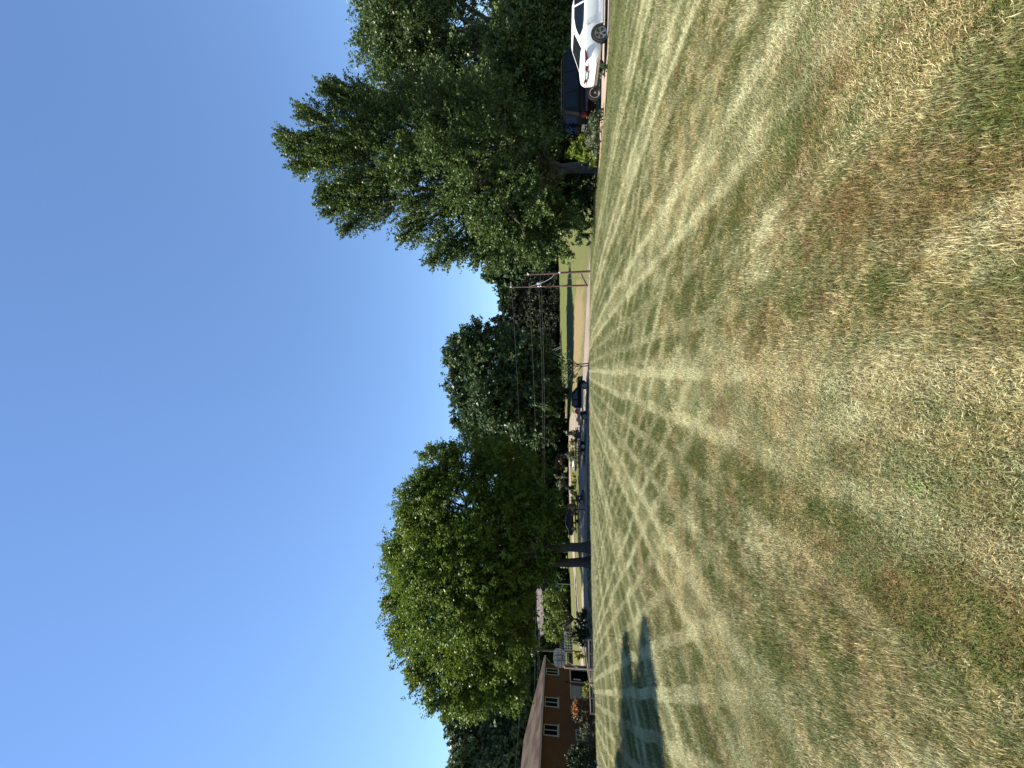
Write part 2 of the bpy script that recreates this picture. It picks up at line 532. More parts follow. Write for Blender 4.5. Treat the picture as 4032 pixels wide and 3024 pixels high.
class MB:
    def __init__(self):
        self.v, self.f = [], []

    def add(self, vs, fs):
        k = len(self.v)
        self.v += [tuple(p) for p in vs]
        self.f += [tuple(i + k for i in f) for f in fs]
        return self

    def box(self, x0, x1, y0, y1, z0, z1):
        vs = [(x, y, z) for x in (x0, x1) for y in (y0, y1) for z in (z0, z1)]
        return self.add(vs, [(0, 1, 3, 2), (4, 6, 7, 5), (0, 4, 5, 1), (2, 3, 7, 6), (0, 2, 6, 4), (1, 5, 7, 3)])

    def tube(self, pts, radii, n=8, cap=True):
        pts = [Vector(p) for p in pts]
        if isinstance(radii, (int, float)):
            radii = [radii] * len(pts)
        k0 = len(self.v)
        vs, fs = [], []
        for i, p in enumerate(pts):
            d = (pts[min(i + 1, len(pts) - 1)] - pts[max(i - 1, 0)]).normalized()
            a = d.cross(Vector((0, 0, 1)) if abs(d.z) < 0.95 else Vector((1, 0, 0))).normalized()
            b = d.cross(a)
            for j in range(n):
                t = 2 * math.pi * j / n
                vs.append(p + (a * math.cos(t) + b * math.sin(t)) * radii[i])
        for i in range(len(pts) - 1):
            for j in range(n):
                fs.append((i * n + j, i * n + (j + 1) % n, (i + 1) * n + (j + 1) % n, (i + 1) * n + j))
        if cap:
            fs.append(tuple(range(n)))
            fs.append(tuple(range((len(pts) - 1) * n, len(pts) * n)))
        return self.add(vs, fs)

    def lathe(self, prof, c=(0, 0, 0), axis='y', n=24, cap=True):
        """profile (radius, along) turned about an axis through c"""
        vs, fs = [], []
        for r, a in prof:
            for j in range(n):
                t = 2 * math.pi * j / n
                u, w = r * math.cos(t), r * math.sin(t)
                if axis == 'y':
                    vs.append((c[0] + u, c[1] + a, c[2] + w))
                elif axis == 'x':
                    vs.append((c[0] + a, c[1] + u, c[2] + w))
                else:
                    vs.append((c[0] + u, c[1] + w, c[2] + a))
        for i in range(len(prof) - 1):
            for j in range(n):
                fs.append((i * n + j, i * n + (j + 1) % n, (i + 1) * n + (j + 1) % n, (i + 1) * n + j))
        if cap:
            fs.append(tuple(range(n)))
            fs.append(tuple(range((len(prof) - 1) * n, len(prof) * n)))
        return self.add(vs, fs)

    def poly(self, pts, thick):
        """flat polygon given as 3D points, thickened by vector thick"""
        n = len(pts)
        a = [Vector(p) for p in pts]
        b = [p + Vector(thick) for p in a]
        fs = [tuple(range(n)), tuple(range(n, 2 * n))[::-1]]
        fs += [(i, (i + 1) % n, n + (i + 1) % n, n + i) for i in range(n)]
        return self.add(a + b, fs)

    def build(self, name, mat, parent=None, smooth=False, angle=35):
        return mesh_obj(name, self.v, self.f, mat, parent, smooth, angle if smooth else None)


def tag(o, label=None, cat=None, group=None, kind=None):
    if label:
        o['label'] = label
    if cat:
        o['category'] = cat
    if group:
        o['group'] = group
    if kind:
        o['kind'] = kind
    return o


def thing(name, label, cat, loc=(0, 0, 0), rotz=0.0, group=None):
    o = bpy.data.objects.new(name, None)
    o.empty_display_size = 0.3
    COL.objects.link(o)
    o.location = loc
    o.rotation_euler = (0, 0, rotz)
    return tag(o, label, cat, group)


def copy_tree(o, parent=None):
    c = o.copy()
    COL.objects.link(c)
    c.parent = parent
    for ch in list(o.children):
        copy_tree(ch, c)
    return c


# ------------------------------------------------------------------ terrain
def lawn_z(x, y):
    return -0.001 * np.maximum(y, 0) ** 2 - 0.0006 * x ** 2


ctrl = []
for V, py, D in [
    (2336, 1000, 48), (2320, 1000, 57), (2330, 1150, 48), (2310, 1150, 57), (2346, 850, 48), (2334, 850, 57),
    (2352, 650, 46), (2338, 650, 58), (2324, 1300, 48), (2303, 1300, 57), (2321, 1480, 47), (2294, 1480, 57), (2321, 1600, 47), (2288, 1600, 58),
    (2318, 1800, 46), (2281, 1800, 56), (2317, 2000, 46), (2281, 2000, 55), (2317, 2200, 45), (2286, 2200, 54),
    (2322, 2400, 44), (2296, 2400, 52), (2313, 2640, 52), (2320, 2600, 46), (2353, 3024, 38.5), (2330, 2800, 45), (2300, 2700, 60), (2310, 3024, 55),
    (2256, 1800, 66), (2263, 2000, 61), (2280, 2440, 60), (2268, 2300, 62), (2258, 2300, 69), (2254, 2110, 66), (2246, 1950, 70),
    (2240, 1850, 78), (2231, 1700, 95), (2219, 1540, 120), (2252, 1620, 72), (2230, 1620, 98),
    (2282, 1300, 64), (2250, 1300, 80), (2205, 1300, 112), (2292, 1000, 66), (2250, 1000, 82), (2203, 1000, 112),
    (2300, 800, 66), (2250, 800, 84), (2204, 800, 112), (2262, 1450, 72), (2216, 1450, 105), (2260, 2450, 72), (2242, 2450, 86),
    (2246, 2700, 86), (2250, 3024, 85), (2330, 400, 50), (2270, 400, 80), (2320, 0, 50), (2270, 0, 80), (2215, 300, 115),
    (2196, 0, 240), (2196, 800, 240), (2196, 1500, 240), (2196, 2200, 240), (2196, 3024, 240)]:
    p = at(V, py, D)
    ctrl.append((p.x, p.y, p.z))
for gx in range(-40, 41, 10):
    for gy in (-30, -15, 0, 10, 20, 28, 36, 42):
        ctrl.append((gx, gy, float(lawn_z(np.float64(gx), np.float64(gy)))))
ctrl = np.array(ctrl)


def tps_fit(P, lam=1.5):
    n = len(P)
    d = np.linalg.norm(P[:, None, :2] - P[None, :, :2], axis=2)
    K = np.where(d > 0, d * d * np.log(d + 1e-9), 0) + lam * np.eye(n)
    A = np.zeros((n + 3, n + 3))
    A[:n, :n] = K
    A[:n, n] = 1
    A[:n, n + 1:] = P[:, :2]
    A[n, :n] = 1
    A[n + 1:, :n] = P[:, :2].T
    return np.linalg.solve(A, np.concatenate([P[:, 2], np.zeros(3)]))


TW = tps_fit(ctrl)


def tps(x, y):
    x = np.asarray(x, float)
    y = np.asarray(y, float)
    out = np.zeros(x.shape)
    n = len(ctrl)
    for i in range(n):
        d2 = (x - ctrl[i, 0]) ** 2 + (y - ctrl[i, 1]) ** 2
        out += TW[i] * 0.5 * d2 * np.log(d2 + 1e-9)
    return out + TW[n] + TW[n + 1] * x + TW[n + 2] * y


def sstep(a, b, v):
    t = np.clip((v - a) / (b - a), 0, 1)
    return t * t * (3 - 2 * t)


def ground_z(x, y):
    x = np.asarray(x, float)
    y = np.asarray(y, float)
    r = np.sqrt(x ** 2 + np.maximum(y - 30, 0) ** 2 + np.minimum(y + 20, 0) ** 2)
    xc, yc = np.clip(x, -110, 110), np.clip(y, -40, 250)
    w = sstep(42.0, 47.0, y)
    z = lawn_z(np.clip(x, -60, 60), np.clip(y, -40, 60)) * (1 - w) + tps(xc, yc) * w
    z += (1 - w) * 0.02 * np.sin(x * 0.9 + 1.3) * np.sin(y * 0.7)
    return np.clip(z, -8, 9)


def gz(x, y):
    return float(ground_z(np.array([x]), np.array([y]))[0])


def axis_coords(lo, hi, fine_lo, fine_hi, step, grow=1.25):
    a = list(np.arange(fine_lo, fine_hi + 1e-6, step))
    s = step
    while a[-1] < hi:
        s *= grow
        a.append(a[-1] + s)
    s = step
    while a[0] > lo:
        s *= grow
        a.insert(0, a[0] - s)
    return np.array(a)


gxs = axis_coords(-2500, 2500, -60, 60, 1.0)
gys = axis_coords(-600, 4000, -6, 130, 1.0)
GX, GY = np.meshgrid(gxs, gys)
GZ = ground_z(GX, GY)
nx, ny = len(gxs), len(gys)
vs = np.stack([GX.ravel(), GY.ravel(), GZ.ravel()], 1)
ii = np.arange(nx * ny).reshape(ny, nx)
fs = np.stack([ii[:-1, :-1].ravel(), ii[:-1, 1:].ravel(), ii[1:, 1:].ravel(), ii[1:, :-1].ravel()], 1)
ground = mesh_obj('ground', vs.tolist(), fs.tolist(), 'lawn_ground', smooth=True)
tag(ground, 'wide grassy ground of lawn and meadow', None, None, 'structure')


def smooth_path(pts, step=1.0):
    """Catmull-Rom through plan points"""
    P = [Vector((p[0], p[1], p[2] if len(p) > 2 else 0)) for p in pts]
    out = []
    for i in range(len(P) - 1):
        a, b, c, d = P[max(i - 1, 0)], P[i], P[i + 1], P[min(i + 2, len(P) - 1)]
        n = max(2, int((c.xy - b.xy).length / step))
        for k in range(n):
            t = k / n
            out.append(0.5 * ((2 * b) + (c - a) * t + (2 * a - 5 * b + 4 * c - d) * t * t + (3 * b - a - 3 * c + d) * t ** 3))
    out.append(P[-1])
    return out


def strip(name, pts, offset, mat, across=8, kind='structure', label=None):
    """road strip: plan points with half width, laid over the terrain"""
    path = smooth_path(pts)
    vs, fs = [], []
    xs, ys = [], []
    for i, p in enumerate(path):
        d = (path[min(i + 1, len(path) - 1)] - path[max(i - 1, 0)]).xy.normalized()
        nrm = Vector((-d.y, d.x))
        for j in range(across + 1):
            q = p.xy + nrm * (p.z * (2 * j / across - 1))
            xs.append(q.x)
            ys.append(q.y)
    zs = ground_z(np.array(xs), np.array(ys)) + offset
    vs = list(zip(xs, ys, zs))
    m = across + 1
    for i in range(len(path) - 1):
        for j in range(across):
            fs.append((i * m + j, i * m + j + 1, (i + 1) * m + j + 1, (i + 1) * m + j))
    o = mesh_obj(name, vs, fs, mat, smooth=True)
    tag(o, label, None, None, kind)
    return o, path


def kerb(name, path, side, extra=0.0, w=0.16, h=0.12, span=None):
    """raised concrete kerb along one side of a strip"""
    if span:
        path = path[span[0]:span[1]]
    vs, fs = [], []
    xs, ys = [], []
    for i, p in enumerate(path):
        d = (path[min(i + 1, len(path) - 1)] - path[max(i - 1, 0)]).xy.normalized()
        nrm = Vector((-d.y, d.x)) * side
        for k in (0, w):
            q = p.xy + nrm * (p.z + extra + k)
            xs.append(q.x)
            ys.append(q.y)
    zs = ground_z(np.array(xs), np.array(ys))
    for i in range(0, len(xs), 2):
        vs += [(xs[i], ys[i], zs[i] - 0.1), (xs[i], ys[i], zs[i] + h), (xs[i + 1], ys[i + 1], zs[i + 1] + h), (xs[i + 1], ys[i + 1], zs[i + 1] - 0.1)]
    for i in range(len(path) - 1):
        for j in range(3):
            fs.append((i * 4 + j, i * 4 + j + 1, (i + 1) * 4 + j + 1, (i + 1) * 4 + j))
    o = mesh_obj(name, vs, fs, 'kerb_concrete')
    return tag(o, None, None, None, 'structure')


# near road in front of the lawn, the side road rising away behind it, and the drive with the parked cars
near_road, near_path = strip('road', [(-60, 50.0, 3.6), (-42, 49.4, 3.6), (-25, 49.6, 3.7), (-10, 51.0, 4.0), (0, 52.0, 4.2), (12, 52.2, 4.1), (26, 51.6, 3.8), (45, 50.0, 3.6), (70, 47.0, 3.5)], 0.05, 'road_pale')
side_road, side_path = strip('side_road', [(-60, 58.5, 3.0), (-42, 60.5, 3.1), (-30, 63.5, 3.2), (-21, 68.0, 3.2), (-16, 76, 3.2), (-12.5, 90, 3.2), (-7, 108, 3.3), (2, 128, 3.5)], 0.055, 'road_pale')
junction, _ = strip('road_junction', [(-4.0, 55.0, 4.5), (-6.5, 62, 3.8), (-9.0, 72, 3.4), (-11.5, 84, 3.0)], 0.06, 'road_pale')
kerb('kerb', near_path, 1, span=(60, 135))
kerb('kerb', side_path, 1)
drive, drive_path = strip('driveway', [(11.8, 19.9, 3.2), (14, 19.3, 3.6), (20, 19.1, 3.7), (32, 19.0, 3.7), (60, 19.0, 3.7)], 0.03, 'concrete_pale')
kerb('kerb', drive_path, -1, extra=-0.02, w=0.30, h=0.07, span=(2, 49))
mulch_bed, _ = strip('mulch_bed', [(11.5, 22.6, 0.25), (11.35, 19.5, 0.5), (11.5, 17.2, 0.5), (12.4, 15.75, 0.35), (13.6, 15.35, 0.15)], 0.035, 'mulch', across=4)

# ------------------------------------------------------------------ lawn grass
TUFTS = bpy.data.collections.new('tufts')


def make_tuft(idx, nblades, rad, hmin, hmax, wid):
    rg = np.random.default_rng(100 + idx)
    vs, fs, rnd, hgt = [], [], [], []
    for i in range(nblades):
        a = rg.uniform(0, 2 * math.pi)
        r = rad * math.sqrt(rg.uniform(0, 1))
        bx, by = r * math.cos(a), r * math.sin(a)
        h = rg.uniform(hmin, hmax)
        th = rg.uniform(0, 2 * math.pi)
        lean = rg.uniform(0.15, 0.9)
        dx, dy = math.cos(th), math.sin(th)
        w = wid * rg.uniform(0.6, 1.2)
        px, py = -dy * w / 2, dx * w / 2
        k = len(vs)
        rv = rg.uniform(0, 1)
        for s, ww in ((0.0, 1.0), (0.45, 0.9), (0.8, 0.6)):
            off = lean * h * s * s * 0.9
            z = h * (s - 0.28 * lean * s * s)
            cx, cy = bx + dx * off, by + dy * off
            vs += [(cx - px * ww, cy - py * ww, z), (cx + px * ww, cy + py * ww, z)]
            rnd += [rv, rv]
            hgt += [s, s]
        off = lean * h * 0.9
        vs.append((bx + dx * off, by + dy * off, h * (1 - 0.28 * lean)))
        rnd.append(rv)
        hgt.append(1.0)
        fs += [(k, k + 1, k + 3, k + 2), (k + 2, k + 3, k + 5, k + 4), (k + 4, k + 5, k + 6)]
    me = bpy.data.meshes.new('tuft')
    me.from_pydata(vs, [], fs)
    for nm, dat in (('rnd', rnd), ('hgt', hgt)):
        at_ = me.attributes.new(nm, 'FLOAT', 'POINT')
        at_.data.foreach_set('value', np.array(dat, dtype=np.float32))
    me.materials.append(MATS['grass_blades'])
    o = bpy.data.objects.new('tuft', me)
    TUFTS.objects.link(o)


for i in range(6):
    make_tuft(i, 22, 0.055, 0.014, 0.040, 0.0023)


def on_lawn(x, y):
    """inside the mown lawn (not on drive, bed or road)"""
    ok = y < 46.3 + 0.0 * x
    ok &= ~((y > 15.25) & (x > 11.0) & (y < 24))
    ok &= ~((x > 12.5) & (y > 14.9))
    return ok


pts_all, scl_all = [], []


def scatter(y0, y1, dens, s):
    # wedge seen by the camera (plus a margin), between two depths
    half = 1.05 * y1 + 1.8
    n = int(dens * 2 * half * (y1 - y0))
    y = RNG.uniform(y0, y1, n)
    x = RNG.uniform(-half, half, n)
    m = on_lawn(x, y) & (np.abs(x) < 1.05 * y + 1.8)
    x, y = x[m], y[m]
    pts_all.append(np.stack([x, y, ground_z(x, y)], 1))
    scl_all.append(np.full(len(x), s) * RNG.uniform(0.75, 1.3, len(x)))


scatter(0.3, 3.0, 2100, 1.0)
scatter(3.0, 5.5, 1300, 1.1)
scatter(5.5, 10.0, 560, 1.4)
scatter(10.0, 20.0, 170, 1.9)
scatter(20.0, 46.5, 36, 2.8)
gp = np.concatenate(pts_all)
gs = np.concatenate(scl_all)
gme = bpy.data.meshes.new('lawn_grass')
gme.vertices.add(len(gp))
gme.vertices.foreach_set('co', gp.astype(np.float32).ravel())
a_ = gme.attributes.new('scl', 'FLOAT', 'POINT')
a_.data.foreach_set('value', gs.astype(np.float32))
a_ = gme.attributes.new('rot', 'FLOAT_VECTOR', 'POINT')
# mower nap: blades lean along the stripes, to and fro
uA = gp[:, 0] * math.cos(R(2)) - gp[:, 1] * math.sin(R(2))
nap = np.where(np.sin(uA * 2 * math.pi / 2.48) > 0, 1.0, -1.0)
rot = np.zeros((len(gp), 3), np.float32)
rot[:, 0] = -0.32 * nap + RNG.normal(0, 0.18, len(gp))
rot[:, 1] = RNG.normal(0, 0.18, len(gp))
rot[:, 2] = 0
a_.data.foreach_set('vector', rot.ravel())
a_ = gme.attributes.new('idx', 'INT', 'POINT')
a_.data.foreach_set('value', RNG.integers(0, 6, len(gp)).astype(np.int32))
lawn_grass = bpy.data.objects.new('lawn_grass', gme)
COL.objects.link(lawn_grass)
tag(lawn_grass, 'dry striped mown lawn grass filling the foreground', 'grass', None, 'stuff')
ng = bpy.data.node_groups.new('grass_nodes', 'GeometryNodeTree')
ng.interface.new_socket('Geometry', in_out='INPUT', socket_type='NodeSocketGeometry')
ng.interface.new_socket('Geometry', in_out='OUTPUT', socket_type='NodeSocketGeometry')
gi, go = ng.nodes.new('NodeGroupInput'), ng.nodes.new('NodeGroupOutput')
iop = ng.nodes.new('GeometryNodeInstanceOnPoints')
ci = ng.nodes.new('GeometryNodeCollectionInfo')
ci.inputs['Collection'].default_value = TUFTS
ci.inputs['Separate Children'].default_value = True
ci.inputs['Reset Children'].default_value = True
iop.inputs['Pick Instance'].default_value = True


def named(nm, typ):
    n_ = ng.nodes.new('GeometryNodeInputNamedAttribute')
    n_.data_type = typ
    n_.inputs['Name'].default_value = nm
    return n_.outputs['Attribute']


ng.links.new(gi.outputs[0], iop.inputs['Points'])
ng.links.new(ci.outputs[0], iop.inputs['Instance'])
ng.links.new(named('idx', 'INT'), iop.inputs['Instance Index'])
e2r = ng.nodes.new('FunctionNodeEulerToRotation')
ng.links.new(named('rot', 'FLOAT_VECTOR'), e2r.inputs[0])
ng.links.new(e2r.outputs[0], iop.inputs['Rotation'])
ng.links.new(named('scl', 'FLOAT'), iop.inputs['Scale'])
ng.links.new(iop.outputs[0], go.inputs[0])
gm = lawn_grass.modifiers.new('grass', 'NODES')
gm.node_group = ng

# ------------------------------------------------------------------ trees and shrubs
def leaf_arrays(cen, axis, n_per, length, spread, leaf, rg, up=0.6, droop=0.0, tri=False):
    """diamond leaves strewn along short sprays; all vectorised"""
    C = len(cen)
    N = C * n_per
    c = np.repeat(cen, n_per, 0)
    a = np.repeat(axis, n_per, 0)
    L = np.repeat(np.broadcast_to(length, (C,)), n_per)[:, None]
    S = np.repeat(np.broadcast_to(spread, (C,)), n_per)[:, None]
    t = rg.uniform(0, 1, (N, 1))
    j = rg.normal(0, 1, (N, 3)) * S * (1.05 - 0.75 * t)
    p = c + a * (t * L) + j
    p[:, 2] -= droop * (t[:, 0] ** 2) * L[:, 0]
    nrm = rg.normal(0, 1, (N, 3)) + a * 0.5
    nrm[:, 2] += up
    nrm /= np.linalg.norm(nrm, axis=1, keepdims=True)
    u = np.cross(nrm, rg.normal(0, 1, (N, 3)))
    u /= np.linalg.norm(u, axis=1, keepdims=True) + 1e-9
    v = np.cross(nrm, u)
    sz = leaf * rg.uniform(0.6, 1.35, (N, 1))
    fold = nrm * sz * 0.12
    if tri:
        sz = sz * 1.2
        P = np.stack([p - u * sz * 0.5 - v * sz * 0.22, p + u * sz * 0.5 - v * sz * 0.22, p + v * sz * 0.5], 1)
        tint = np.clip(np.repeat(rg.uniform(0, 1, C), n_per) * 0.5 + rg.uniform(0, 1, N) * 0.5, 0, 1)
        return P, tint
    P = np.stack([p - u * sz * 0.5, p + v * sz * 0.32 + fold, p + u * sz * 0.5, p - v * sz * 0.32 + fold], 1)
    tint = np.clip(np.repeat(rg.uniform(0, 1, C), n_per) * 0.5 + rg.uniform(0, 1, N) * 0.5, 0, 1)
    return P, tint


def leaf_object(name, parts, mat, parent):
    P = np.concatenate([p for p, _ in parts])
    T = np.concatenate([t for _, t in parts])
    n, k = P.shape[:2]
    me = bpy.data.meshes.new(name)
    me.vertices.add(n * k)
    me.vertices.foreach_set('co', P.reshape(-1).astype(np.float32))
    me.loops.add(n * k)
    me.loops.foreach_set('vertex_index', np.arange(n * k, dtype=np.int32))
    me.polygons.add(n)
    me.polygons.foreach_set('loop_start', np.arange(0, n * k, k, dtype=np.int32))
    me.polygons.foreach_set('loop_total', np.full(n, k, dtype=np.int32))
    me.update(calc_edges=True)
    a = me.attributes.new('tint', 'FLOAT', 'FACE')
    a.data.foreach_set('value', T.astype(np.float32))
    me.materials.append(MATS[mat])
    o = bpy.data.objects.new(name, me)
    COL.objects.link(o)
    o.parent = parent
    return o


def blob_sprays(center, rx, ry, rz, n, rg, shell=0.45):
    """spray roots inside an uneven ellipsoid, heavier towards its skin; axes point outwards and up"""
    k = max(6, n // 4)
    d = rg.normal(0, 1, (k, 3))
    d /= np.linalg.norm(d, axis=1, keepdims=True)
    own = rg.integers(0, k, n)
    rk = (shell + (1 - shell) * rg.uniform(0, 1, k) ** 0.6)
    d = d[own] + rg.normal(0, 0.17, (n, 3))
    d /= np.linalg.norm(d, axis=1, keepdims=True)
    lump = 1.0 + 0.16 * np.sin(d[:, 0] * 5 + center[0]) * np.sin(d[:, 2] * 6 + center[2]) + 0.10 * np.sin(d[:, 1] * 9 + center[1])
    r = (rk[own] + rg.normal(0, 0.06, n)) * lump
    p = np.array(center) + d * r[:, None] * np.array([rx, ry, rz])
    ax = d + np.array([0, 0, 0.35]) + rg.normal(0, 0.35, (n, 3))
    ax /= np.linalg.norm(ax, axis=1, keepdims=True)
    return p, ax


def trunk_tubes(mb, base, tops, r0, rg, fork=0.45, n=9, bend=0.06):
    """one stem from base, forking to several tips"""
    base = Vector(base)
    mean = sum((Vector(t) for t in tops), Vector()) / len(tops)
    fk = base.lerp(Vector((base.x * 0.6 + mean.x * 0.4, base.y * 0.6 + mean.y * 0.4, mean.z)), fork)
    pts, rad = [], []
    for i in range(6):
        t = i / 5
        p = base.lerp(fk, t)
        if 0 < i < 5:
            p += Vector(rg.normal(0, bend * r0 * 3, 3).tolist()) * 0.6
        pts.append(p)
        flare = 1.0 + 0.55 * max(0, 1 - t * 5)
        rad.append(r0 * flare * (1 - 0.28 * t))
    pts[0] = base - Vector((0, 0, 0.35))
    mb.tube(pts, rad, n)
    for tp in tops:
        tp = Vector(tp)
        st = base.lerp(fk, rg.uniform(0.75, 1.0))
        L = (tp - st).length
        q, rr = [], []
        for i in range(6):
            t = i / 5
            p = st.lerp(tp, t) + Vector((0, 0, math.sin(t * math.pi) * L * 0.08))
            if 0 < i:
                p += Vector(rg.normal(0, 0.025 * L, 3).tolist())
            q.append(p)
            rr.append(r0 * (0.62 * (1 - t) + 0.06))
        mb.tube(q, rr, 6)
        for k in range(4):        # side branches
            i = rg.integers(2, 6)
            e = q[i] + Vector((rg.normal(0, 1, 3) * min(0.12 * L, 0.9)).tolist())
            m = q[i].lerp(e, 0.5) + Vector(rg.normal(0, 0.03 * L, 3).tolist())
            mb.tube([q[i], m, e], [rr[i] * 0.7, rr[i] * 0.45, rr[i] * 0.12], 5)


def make_tree(name, label, cat, D, base, blobs, leafmat, bark, trunk_r, leaf, dens, n_per=26, spray=None, plumes=(), stems=None, seed=1,
              depth=0.9, fork=0.45, group=None, shell=0.45, up=0.6, droop=0.0, crown_name='crown', limbs=True, thin=0.22):
    """blobs: (V, py, r_px[, dD[, squash]]) picture pixels at depth D; plumes: (V0,py0,V1,py1,r_px,dD)"""
    rg = np.random.default_rng(seed)
    px = D / F
    root = thing(name, label, cat, base, 0, group)
    inv = Vector(base)
    parts = []
    tops = []
    sp = spray if spray else 0.9
    for b in blobs:
        V, py, r = b[:3]
        dD = b[3] if len(b) > 3 else 0.0
        sq = b[4] if len(b) > 4 else 1.0
        c = at(V, py, D + dD) - inv
        rr = r * (D + dD) / F
        n = max(6, int(dens * 4 * math.pi * rr * rr))
        p, ax = blob_sprays(c, rr * 0.93, rr * depth * 0.93, rr * sq * 0.93, n, rg, shell)
        L = rg.uniform(0.5, 1.2, n) * sp
        parts.append(leaf_arrays(p, ax, n_per, L, L * thin, leaf, rg, up, droop, D > 65))
        tops.append(c)
    for V0, y0, V1, y1, r, dD in plumes:
        a, b = at(V0, y0, D + dD) - inv, at(V1, y1, D + dD) - inv
        Lp = (b - a).length
        n = max(8, int(dens * 10 * Lp * (r * px) + 6))
        t = rg.uniform(0, 1, n) ** 0.85
        prof = (0.35 + 0.65 * np.sin(np.clip(t * 1.15 + 0.25, 0, 1.4) / 1.4 * math.pi)) * (1 - 0.55 * t)
        off = rg.normal(0, 1, (n, 3)) * 0.55
        dirv = np.array((b - a).normalized())
        off -= (off @ dirv)[:, None] * dirv
        pos = np.array(a) + t[:, None] * np.array(b - a) + off * (prof * r * px)[:, None]
        ax = dirv * 0.75 + off * 0.55 + rg.normal(0, 0.14, (n, 3)) + np.array([0, 0, 0.35])
        ax /= np.linalg.norm(ax, axis=1, keepdims=True)
        L = rg.uniform(0.7, 1.5, n) * sp * (1.05 - 0.4 * t)
        parts.append(leaf_arrays(pos, ax, n_per, L, 0.05 + L * 0.055, leaf * 0.9, rg, up, 0.0, D > 65))
        tops.append(a.lerp(b, 0.5))
    leaf_object(crown_name, parts, leafmat, root)
    if stems is None:
        stems = [Vector((0, 0, 0))]
    for si, st in enumerate(stems):
        mb = MB()
        mine = tops[si::len(stems)] if limbs else [sum(tops, Vector()) / len(tops)]
        trunk_tubes(mb, st, mine, trunk_r, rg, fork)
        mb.build('trunk', bark, root, smooth=True, angle=60)
    return root


def on_ground(V, py, D, lift=0.0):
    p = at(V, py, D)
    return Vector((p.x, p.y, gz(p.x, p.y) + lift))


# --- tall plume-crowned tree to the right, beside the drive
b0 = on_ground(2345, 655, 24)
make_tree('tall_tree', 'tall tree with feathery upswept tops and grey trunk beside the driveway', 'tree', 24, b0,
          [(1560, 560, 150, 0.5), (1700, 480, 190, 1.5), (1760, 700, 190, 0), (1900, 560, 200, 1.0), (1880, 820, 170, 0), (1990, 720, 170, -0.5), (2040, 900, 130, 0.5),
           (1640, 640, 120, -1.5), (2060, 560, 120, 1.5), (1800, 900, 120, 0.5), (1480, 500, 90, 1.0), (1950, 960, 90, 0.5), (2120, 830, 90, 0.5), (2150, 960, 60, 1.0), (2080, 640, 80, 0.5), (2130, 740, 70, -0.5), (2180, 880, 60, 0.5), (2110, 540, 70, 1.0), (1820, 420, 110, 1.5), (1950, 420, 110, 1.5), (2120, 620, 60, -2.2), (2060, 560, 70, -2.2), (2050, 700, 75, -2.4), (2130, 780, 55, -1.8), (2150, 560, 50, -1.2)],
          'leaf_poplar', 'bark_grey', 0.36, 0.155, 4.0, 34, 1.05,
          plumes=[(1500, 600, 1115, 545, 80, 0), (1480, 560, 1150, 590, 75, -0.5), (1520, 520, 1195, 440, 75, 0.5), (1560, 480, 1280, 350, 75, 1), (1580, 440, 1335, 335, 60, 1.5),
                  (1480, 620, 1170, 655, 60, 0), (1560, 700, 1280, 745, 65, -0.5), (1560, 720, 1273, 790, 65, 0), (1600, 740, 1295, 840, 60, 0.5), (1620, 760, 1363, 905, 55, 0.5),
                  (1700, 840, 1601, 880, 50, 0), (1720, 850, 1590, 945, 60, 0.5), (1800, 900, 1705, 1030, 55, 0), (1860, 920, 1800, 1006, 45, 0.5), (1930, 940, 1883, 1020, 50, 0.5),
                  (1700, 780, 1605, 800, 50, -1.2), (2030, 900, 2125, 1010, 45, 0), (2100, 900, 2235, 985, 40, 0), (1650, 620, 1525, 640, 50, -2), (1800, 650, 1685, 560, 70, -3),
                  (1900, 700, 1775, 760, 70, -3), (1950, 600, 1845, 480, 70, -2.5), (2000, 850, 1895, 880, 60, -2.5), (2130, 690, 2135, 800, 30, -2.5)],
          seed=11, depth=0.75, fork=0.3, thin=0.13)

# --- glossy broad tree behind the cars at the right edge
b1 = on_ground(2340, 250, 31)
make_tree('sycamore_tree', 'broad rounded tree with glossy leaves towering behind the parked cars', 'tree', 31, b1,
          [(1535, 130, 145, 0), (1585, 300, 145, 1), (1640, 60, 160, 1), (1700, 250, 180, 0), (1780, 100, 120, 1), (1600, -90, 160, 1), (1465, 170, 75, 0), (1880, 260, 130, 0), (1800, 400, 130, 2),
           (1700, -150, 180, 2), (1515, 30, 110, 1), (1600, 150, 130, -1), (1900, 60, 90, 3), (1960, 180, 90, 1), (1720, 400, 110, 1)],
          'leaf_sycamore', 'bark_grey', 0.4, 0.20, 2.9, 30, 1.15, seed=12, depth=0.8, fork=0.35)

# --- dark understorey behind the cars
for i, (lab, V, py, D, bl) in enumerate([
    ('dark understorey tree filling the gap above the black wagon', 2330, 420, 29, [(2020, 440, 110), (2120, 480, 100), (2060, 320, 110), (2180, 400, 80), (1960, 350, 90), (2150, 560, 80)]),
    ('dark leafy tree above the white sedan at the picture edge', 2330, 100, 27, [(2060, 120, 110), (2150, 60, 100), (2000, 200, 90), (2160, 220, 90), (2050, -60, 110), (2200, -20, 90), (2220, 150, 60)]),
    ('shadowy tree between the grey trunk and the meadow', 2330, 800, 30, [(2100, 760, 90), (2180, 700, 90), (2200, 830, 80), (2140, 880, 70), (2250, 760, 70), (2240, 640, 70)]),
]):
    make_tree('understorey_tree', lab, 'tree', D, on_ground(V, py, D), bl, ('leaf_sycamore', 'leaf_poplar', 'leaf_oak')[i], 'bark_dark', 0.14, 0.20, 7.0, 26, 1.0, seed=20 + i, depth=0.8, fork=0.5)

